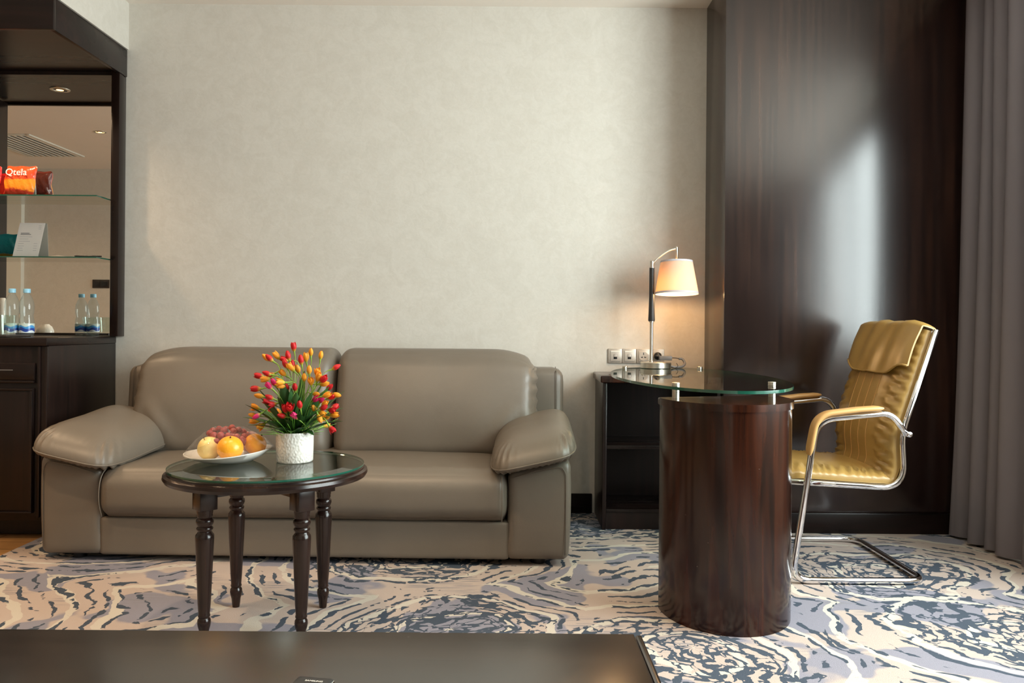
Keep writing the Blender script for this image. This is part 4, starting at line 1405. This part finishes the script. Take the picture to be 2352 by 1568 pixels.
# ================================================================ WALL SOCKETS
sp = thing('wall_outlet_panel', 'four gang silver wall outlet panel behind the desk lamp', 'wall outlet', (0.65, YB, 0.805))
z0, z1 = 0.768, 0.842
xs = [0.506 + k * 0.072 for k in range(5)]
for k in range(4):
    a, c = xs[k], xs[k + 1]
    b = B(); box(b, a + 0.0004, c - 0.0004, YB - 0.009, YB - 0.0005, z0, z1, 0.003); fr_ = fin('frame', b, MT['steelplate'], sp)
    b = B(); box(b, a + 0.012, c - 0.010, YB - 0.0115, YB - 0.008, z0 + 0.010, z1 - 0.010, 0.0012); ins = fin('insert', b, MT['steelinsert'], fr_)
    m = (a + c) / 2 + 0.001
    if k < 2:
        b = B(); box(b, m - 0.009, m + 0.009, YB - 0.0122, YB - 0.011, 0.789, 0.814, 0.0004); fin('jack_opening', b, MT['black'], ins)
        b = B(); box(b, m - 0.0085, m + 0.0075, YB - 0.0135, YB - 0.0115, 0.800, 0.813, 0.0006); fin('shutter', b, MT['steelinsert'], ins)
        b = B(); box(b, m - 0.024, m + 0.024, YB - 0.0125, YB - 0.011, 0.825, 0.831, 0.0004); fin('name_strip', b, MT['white'], ins)
    else:
        bb = B(); lathe(bb, [(0, -0.0015), (0.022, -0.0015), (0.0235, 0.0015), (0, 0.0015)], 0, 0, 32)
        bb.transform(Matrix.Translation((m, YB - 0.0125, 0.804)) @ Matrix.Rotation(PI / 2, 4, 'X'))
        fin('socket_face', bb, MT['steelinsert'], ins)
        if k == 2:
            b = B()
            box(b, m - 0.002, m + 0.002, YB - 0.0148, YB - 0.0138, 0.812, 0.818); box(b, m - 0.002, m + 0.002, YB - 0.0148, YB - 0.0138, 0.819, 0.823)
            for s in (-1, 1):
                box(b, m + s * 0.009 - 0.004, m + s * 0.009 + 0.004, YB - 0.0148, YB - 0.0138, 0.797, 0.8005)
                box(b, m + s * 0.006 - 0.0012, m + s * 0.006 + 0.0012, YB - 0.0148, YB - 0.0138, 0.796, 0.803)
            fin('pin_slots', b, MT['black'], ins)
pm = (xs[3] + xs[4]) / 2
plug = thing('power_plug', 'round black plug pushed into the wall outlet behind the lamp', 'plug', (pm, YB - 0.03, 0.806))
b = B(); lathe(b, [(0, 0), (0.019, 0), (0.020, 0.006), (0.0175, 0.018), (0.010, 0.024), (0, 0.024)], 0, 0, 28)
b.transform(Matrix.Translation((pm, YB - 0.0145, 0.806)) @ Matrix.Rotation(PI / 2, 4, 'X')); fin('plug_body', b, MT['black'], plug)
b = B(); rbox(b, (pm - 0.004, YB - 0.042, 0.806), (0.014, 0.006, 0.005), 0.004, 8); fin('grip', b, MT['black'], plug)
b = B(); tube(b, spline([(pm + 0.008, YB - 0.04, 0.806), (pm + 0.018, YB - 0.05, 0.80), (pm + 0.012, YB - 0.08, 0.795), (0.752, 4.126, 0.799)], 6), 0.003, 8); fin('plug_lead', b, MT['black'], plug)

# ================================================================ OFFICE CHAIR
chair = thing('cantilever_chair', 'mustard gold leather cantilever chair with chrome frame behind the desk', 'chair', (1.38, 3.39, 0))
YN, YR = 3.085, 3.70
def side(pts, y):
    return [(x, y, z) for x, z in pts]
# floor loop and arms
armp = [(1.482, 0.560), (1.425, 0.640), (1.150, 0.612), (1.060, 0.0135), (1.560, 0.0135)]
b = B()
near = [Vector((x, YN, z)) for x, z in armp]
far = [Vector((x, YR, z)) for x, z in armp]
path = near + far[::-1]
tube(b, rounded(path, [0.07, 0.085, 0.06, 0.075, 0.075, 0.06, 0.085, 0.07], 8), 0.0125, 16)
fin('chrome_base', b, MT['chrome'], chair, None)
# seat and back loop
bk = [(1.606, 0.950), (1.480, 0.560), (1.492, 0.352), (1.030, 0.378)]
b = B()
yn2, yr2 = YN + 0.028, YR - 0.028
prof_frame = rounded([(x, 0, z) for x, z in bk], [0.25, 0.085], 10)
pth = [(p.x, yn2, p.z) for p in prof_frame]
pth2 = [(p.x, yr2, p.z) for p in prof_frame]
loop = pth + pth2[::-1]
ln = rounded([(1.612, (yn2 + yr2) / 2, 0.980), (1.612, yn2, 0.980)] , 0.02)
tube(b, pth, 0.011, 14); tube(b, pth2, 0.011, 14)
tube(b, [(1.030, yn2, 0.378), (1.030, yr2, 0.378)], 0.011, 14)
tube(b, [(1.602, yn2, 0.940), (1.602, yr2, 0.940)], 0.009, 12)
fin('seat_frame', b, MT['chrome'], chair, None)
for y in (YN, YR):
    b = B(); s = 1 if y == YN else -1
    tube(b, [(1.490, y - s * 0.014, 0.561), (1.490, y + s * 0.036, 0.561)], 0.010, 14); fin('joint_bolt', b, MT['chrome'], chair, None)
    b = B()
    pp = [(1.392, 0.652), (1.30, 0.645), (1.152, 0.626), (1.125, 0.48)]
    path = rounded([(x, y, z) for x, z in pp], [0.3, 0.075], 10)
    path = [path[0], path[0].lerp(path[1], 0.12), path[0].lerp(path[1], 0.3), path[0].lerp(path[1], 0.6)] + path[1:-1] + [path[-2].lerp(path[-1], f) for f in (0.4, 0.7, 0.88, 1.0)]
    # wide flat pad following the tube
    rows = []
    n_ = len(path)
    for i, p in enumerate(path):
        tgt = (path[min(i + 1, n_ - 1)] - path[max(0, i - 1)]).normalized()
        nr_ = Vector((-tgt.z, 0, tgt.x))
        nr_ = -nr_
        k = min(1.0, min((p - path[0]).length, (p - path[-1]).length) / 0.03)
        k = k * (2 - k)
        hw, th = 0.020 + 0.006 * k, 0.004 + 0.006 * k
        ring = []
        for j in range(16):
            a = 2 * PI * j / 16
            cu, su = math.cos(a), math.sin(a)
            ring.append(b.verts.new(p + Vector((0, 1, 0)) * hw * math.copysign(abs(cu) ** 0.6, cu) + nr_ * (th * math.copysign(abs(su) ** 0.7, su) + 0.006)))
        rows.append(ring)
    for A, Bq in zip(rows, rows[1:]):
        for j in range(16):
            b.faces.new((A[j], A[(j + 1) % 16], Bq[(j + 1) % 16], Bq[j]))
    b.faces.new(rows[0]); b.faces.new(rows[-1])
    fin('arm_pad', b, MT['tan'], chair, 60)

def slab(profile, normals, thick, hw, name, mat, ruche=0.0, center=0.5, freq=70, front_bulge=0.012, caps=True, jitter=1.0):
    """Upholstered slab swept along a side profile (x, z); front side along normals."""
    bm = B()
    yc = (YN + YR) / 2
    m_ = 26
    rows = []
    n_ = len(profile)
    for i in range(n_):
        x, z = profile[i]
        nx, nz = normals[i]
        t = i / (n_ - 1)
        ring = []
        # front from far (-1..1) then back
        for k in range(m_ + 1):
            s = -1 + 2 * k / m_
            s2 = math.sin(s * PI / 2)
            e = (1 - abs(s2) ** 6)
            h = thick * (0.45 + 0.55 * e ** 0.5) + front_bulge * (1 - s2 * s2)
            if ruche:
                rz_ = math.exp(-((abs(s2) - 0.80) / 0.17) ** 2)
                L_ = t * (n_ - 1)
                h += ruche * rz_ * (math.sin(t * freq + 2.2 * abs(s2) * 6 + 1.7 * math.sin(t * 17)) + 0.4 * math.sin(t * freq * 1.7 + s2 * 9))
                h -= 0.008 * math.exp(-((abs(s2) - center) / 0.035) ** 2)
            ring.append(bm.verts.new((x + nx * h, yc + hw * s2, z + nz * h)))
        for k in range(m_, -1, -1):
            s = -1 + 2 * k / m_
            s2 = math.sin(s * PI / 2)
            ring.append(bm.verts.new((x, yc + hw * s2 * 0.995, z)))
        rows.append(ring)
    q = len(rows[0])
    for A, Bq in zip(rows, rows[1:]):
        for j in range(q):
            bm.faces.new((A[j], A[(j + 1) % q], Bq[(j + 1) % q], Bq[j]))
    bm.faces.new(rows[0][::-1]); bm.faces.new(rows[-1])
    return fin(name, bm, mat, chair, 70)

def prof_pts(pts, n=40):
    sp_ = spline([(x, 0, z) for x, z in pts], 12)
    # resample evenly
    d = [0]
    for a, c in zip(sp_, sp_[1:]):
        d.append(d[-1] + (c - a).length)
    out, nor = [], []
    for i in range(n):
        tt = d[-1] * i / (n - 1)
        k = max(j for j in range(len(d)) if d[j] <= tt + 1e-9)
        k = min(k, len(d) - 2)
        f = (tt - d[k]) / max(1e-9, d[k + 1] - d[k])
        p = sp_[k].lerp(sp_[k + 1], f)
        out.append((p.x, p.z))
    for i in range(n):
        a, c = out[max(0, i - 1)], out[min(n - 1, i + 1)]
        tx, tz = c[0] - a[0], c[1] - a[1]
        l_ = math.hypot(tx, tz)
        nor.append((-tz / l_, tx / l_))
    return out, nor
HW = (YR - YN) / 2 - 0.040
# seat, front to back (normals up): profile direction +x gives normal (-0, 1)
sp_, sn_ = prof_pts([(1.035, 0.386), (1.15, 0.384), (1.30, 0.374), (1.43, 0.368), (1.462, 0.372)], 60)
slab(sp_, sn_, 0.040, HW, 'seat_cushion', MT['gold'], 0.0048, 0.60, 85)
# back, bottom to top (normals towards -x)
bp_, bn_ = prof_pts([(1.462, 0.372), (1.482, 0.440), (1.478, 0.540), (1.502, 0.640), (1.545, 0.770), (1.588, 0.900), (1.600, 0.945)], 110)
slab(bp_, bn_, 0.046, HW, 'back_cushion', MT['gold'], 0.0052, 0.56, 95, 0.014)
# headrest: folds over the top of the back
hp_, hn_ = prof_pts([(1.545, 0.800), (1.570, 0.872), (1.592, 0.928), (1.600, 0.950)], 30)
bm = B()
yc = (YN + YR) / 2
rows = []
K = 28
Wd = HW + 0.004
outline = []
for i in range(34):
    t = i / 33
    if t < 0.72:
        f = t / 0.72
        j = f * (len(hp_) - 1)
        k = min(int(j), len(hp_) - 2)
        fr2 = j - k
        x = hp_[k][0] * (1 - fr2) + hp_[k + 1][0] * fr2
        z = hp_[k][1] * (1 - fr2) + hp_[k + 1][1] * fr2
        nx, nz = hn_[k]
        h = 0.062 + 0.004 * math.sin(PI * f)
        outline.append((x + nx * h, z + nz * h, 1 - f, (nx, nz)))
    elif t < 0.90:
        a = (t - 0.72) / 0.18 * PI
        x0, z0_ = hp_[-1]
        nx, nz = hn_[-1]
        tx, tz = nz, -nx
        cxm, czm = x0 + nx * 0.014, z0_ + nz * 0.014
        ex = cxm + nx * 0.048 * math.cos(a) + tx * 0.024 * math.sin(a)
        ez = czm + nz * 0.048 * math.cos(a) + tz * 0.024 * math.sin(a)
        outline.append((ex, ez, 0, (nx * math.cos(a) + tx * math.sin(a), nz * math.cos(a) + tz * math.sin(a))))
    else:
        f = (t - 0.90) / 0.10
        x0, z0_ = hp_[-1]
        nx, nz = hn_[-1]
        tx, tz = nz, -nx
        outline.append((x0 - nx * 0.034 - tx * 0.075 * f, z0_ - nz * 0.034 - tz * 0.075 * f, 0, (-nx, -nz)))
for lay in (1, 0):
    for (x, z, lowf, nn_) in outline:
        row = []
        for k in range(K + 1):
            s = -1 + 2 * k / K
            drop = 0.0
            if lowf > 0.0:
                # lower edge dips in a shallow trapezoid in the middle
                dip = max(0.0, min(1.0, (0.93 - abs(s)) / 0.42))
                dip = dip * dip * (3 - 2 * dip)
                drop = -0.042 * dip * lowf
            wr = (0.0035 * math.sin(s * 15 + z * 18) + 0.0030 * math.sin(s * 8 - z * 14 + 1)) * (1 - s * s)
            hh = (0.0045 if lay else -0.0015) + wr
            edge = 0.020 * abs(s) ** 8
            row.append(bm.verts.new((x + nn_[0] * (hh - edge) + drop * 0.30, yc + Wd * s, z + nn_[1] * (hh - edge) + drop * 0.95)))
        rows.append(row)
no = len(outline)
for lay in (0, 1):
    R_ = rows[lay * no:(lay + 1) * no]
    for A, Bq in zip(R_, R_[1:]):
        for k in range(K):
            bm.faces.new((A[k], A[k + 1], Bq[k + 1], Bq[k]) if lay == 0 else (Bq[k], Bq[k + 1], A[k + 1], A[k]))
R0, R1 = rows[:no], rows[no:]
for i in range(no - 1):
    bm.faces.new((R0[i][0], R0[i + 1][0], R1[i + 1][0], R1[i][0]))
    bm.faces.new((R0[i][K], R1[i][K], R1[i + 1][K], R0[i + 1][K]))
for k in range(K):
    bm.faces.new((R0[0][k], R1[0][k], R1[0][k + 1], R0[0][k + 1]))
    bm.faces.new((R0[-1][k], R0[-1][k + 1], R1[-1][k + 1], R1[-1][k]))
seam_pts = [v.co.copy() for v in R0[0]]
hd = fin('headrest', bm, MT['gold'], chair, 60)
b = B(); tube(b, seam_pts, 0.004, 8); fin('piping', b, MT['gold'], hd, None)
# stitched lines down the middle of the back and the seat
b = B()
for s2 in (-0.40, -0.14, 0.14, 0.40):
    pts = []
    for i in range(4, 84):
        h = 0.046 + 0.014 * (1 - s2 * s2) + 0.0006
        pts.append((bp_[i][0] + bn_[i][0] * h, yc + HW * s2 * 0.95, bp_[i][1] + bn_[i][1] * h))
    tube(b, pts, 0.0016, 6)
fin('stitching', b, MT['tan'], chair, None)

# ================================================================ CURTAIN
b = B()
ny, nz = 220, 24
ys = [3.07 + (3.825 - 3.07) * i / ny for i in range(ny + 1)]
grid = []
for j in range(nz + 1):
    t = j / nz
    z = 0.012 + (2.565 - 0.012) * t
    row = []
    for i, y in enumerate(ys):
        f = (y - ys[0]) / (ys[-1] - ys[0])
        ph = f * 6.0 * 2 * PI + 1.4 * math.sin(f * 9) + 0.25 * math.sin(t * 5 + f * 20)
        amp = 0.046 - 0.012 * t
        sh_ = math.sin(ph)
        x = 2.115 + amp * math.copysign(abs(sh_) ** 0.8, sh_) + 0.010 * math.sin(f * 31 + t * 2) - 0.03 * (1 - t) ** 2 - 0.055 * (1 - t) ** 1.5 * (f > 0.93) * (f - 0.93) / 0.07
        row.append(b.verts.new((x, y + 0.012 * math.cos(ph), z)))
    grid.append(row)
for A, Bq in zip(grid, grid[1:]):
    for i in range(ny):
        b.faces.new((A[i], A[i + 1], Bq[i + 1], Bq[i]))
ct = thing('curtain', 'full length grey pleated curtain beside the dark panel', 'curtain', (2.1, 3.5, 0.012))
o = fin('curtain_cloth', b, MT['curtain'], ct, None)
b = B(); box(b, 2.06, 2.17, -0.35, 3.84, 2.568, CEIL - 0.0005, 0.003); fin('curtain_track', b, MT['vent'], ct)

b = B()  # added second curtain, unseen; keeps the left of the lacquered panel dark
grid = []
for j in range(9):
    t_ = j / 8
    row = []
    for i in range(121):
        f = i / 120
        ph = f * 7 * 2 * PI
        row.append(b.verts.new((2.12 + 0.04 * math.sin(ph), -0.33 + 0.97 * f + 0.012 * math.cos(ph), 0.012 + 2.553 * t_)))
    grid.append(row)
for A, Bq in zip(grid, grid[1:]):
    for i in range(120):
        b.faces.new((A[i], A[i + 1], Bq[i + 1], Bq[i]))
added_curtain = thing('curtain', 'added grey pleated curtain, unseen, darkening what the lacquered panel mirrors', 'curtain', (2.12, 0.15, 0.012))
fin('curtain_cloth', b, MT['curtain'], added_curtain, None)

# ================================================================ FOREGROUND TABLE
ctb = thing('coffee_table', 'long dark wood table top in front, scratched and dusty', 'table', (-0.5, 0.87, 0))
b = B(); box(b, -1.25, 0.195, 0.42, 1.271, 0.445, 0.480, 0.002); fin('tabletop', b, MT['consolewood'], ctb)
b = B(); box(b, 0.1965, 0.207, 0.42, 1.271, 0.445, 0.4785, 0.003); fin('edge_strip', b, MT['consolewood'], ctb)
for x in (-1.2, 0.12):
    for y in (0.46, 1.18):
        b = B(); box(b, x, x + 0.05, y, y + 0.05, 0.0005, 0.445, 0.003); fin('leg', b, MT['consolewood'], ctb)
rm = thing('remote_control', 'black remote control with pale lettering on the foreground table', 'remote control', (-0.258, 0.992, 0.4805), -0.17)
RM = Matrix.Translation((-0.258, 0.992, 0.4805)) @ Matrix.Rotation(-0.17, 4, 'Z')
b = B(); rbox(b, (0.002, 0.0, 0.0095), (0.0245, 0.072, 0.009), 0.004, 12); fin('shell', b, MT['black'], rm, None, True)
b = B(); box(b, 0.0235, 0.0275, -0.068, 0.070, 0.002, 0.0165, 0.0015); fin('silver_rail', b, MT['chrome'], rm, 40, True)
text_mesh('SAMSUNG', 0.0052, 0.0001, MT['white'], 'lettering', rm, RM @ Matrix.Translation((0.004, 0.058, 0.0187)))
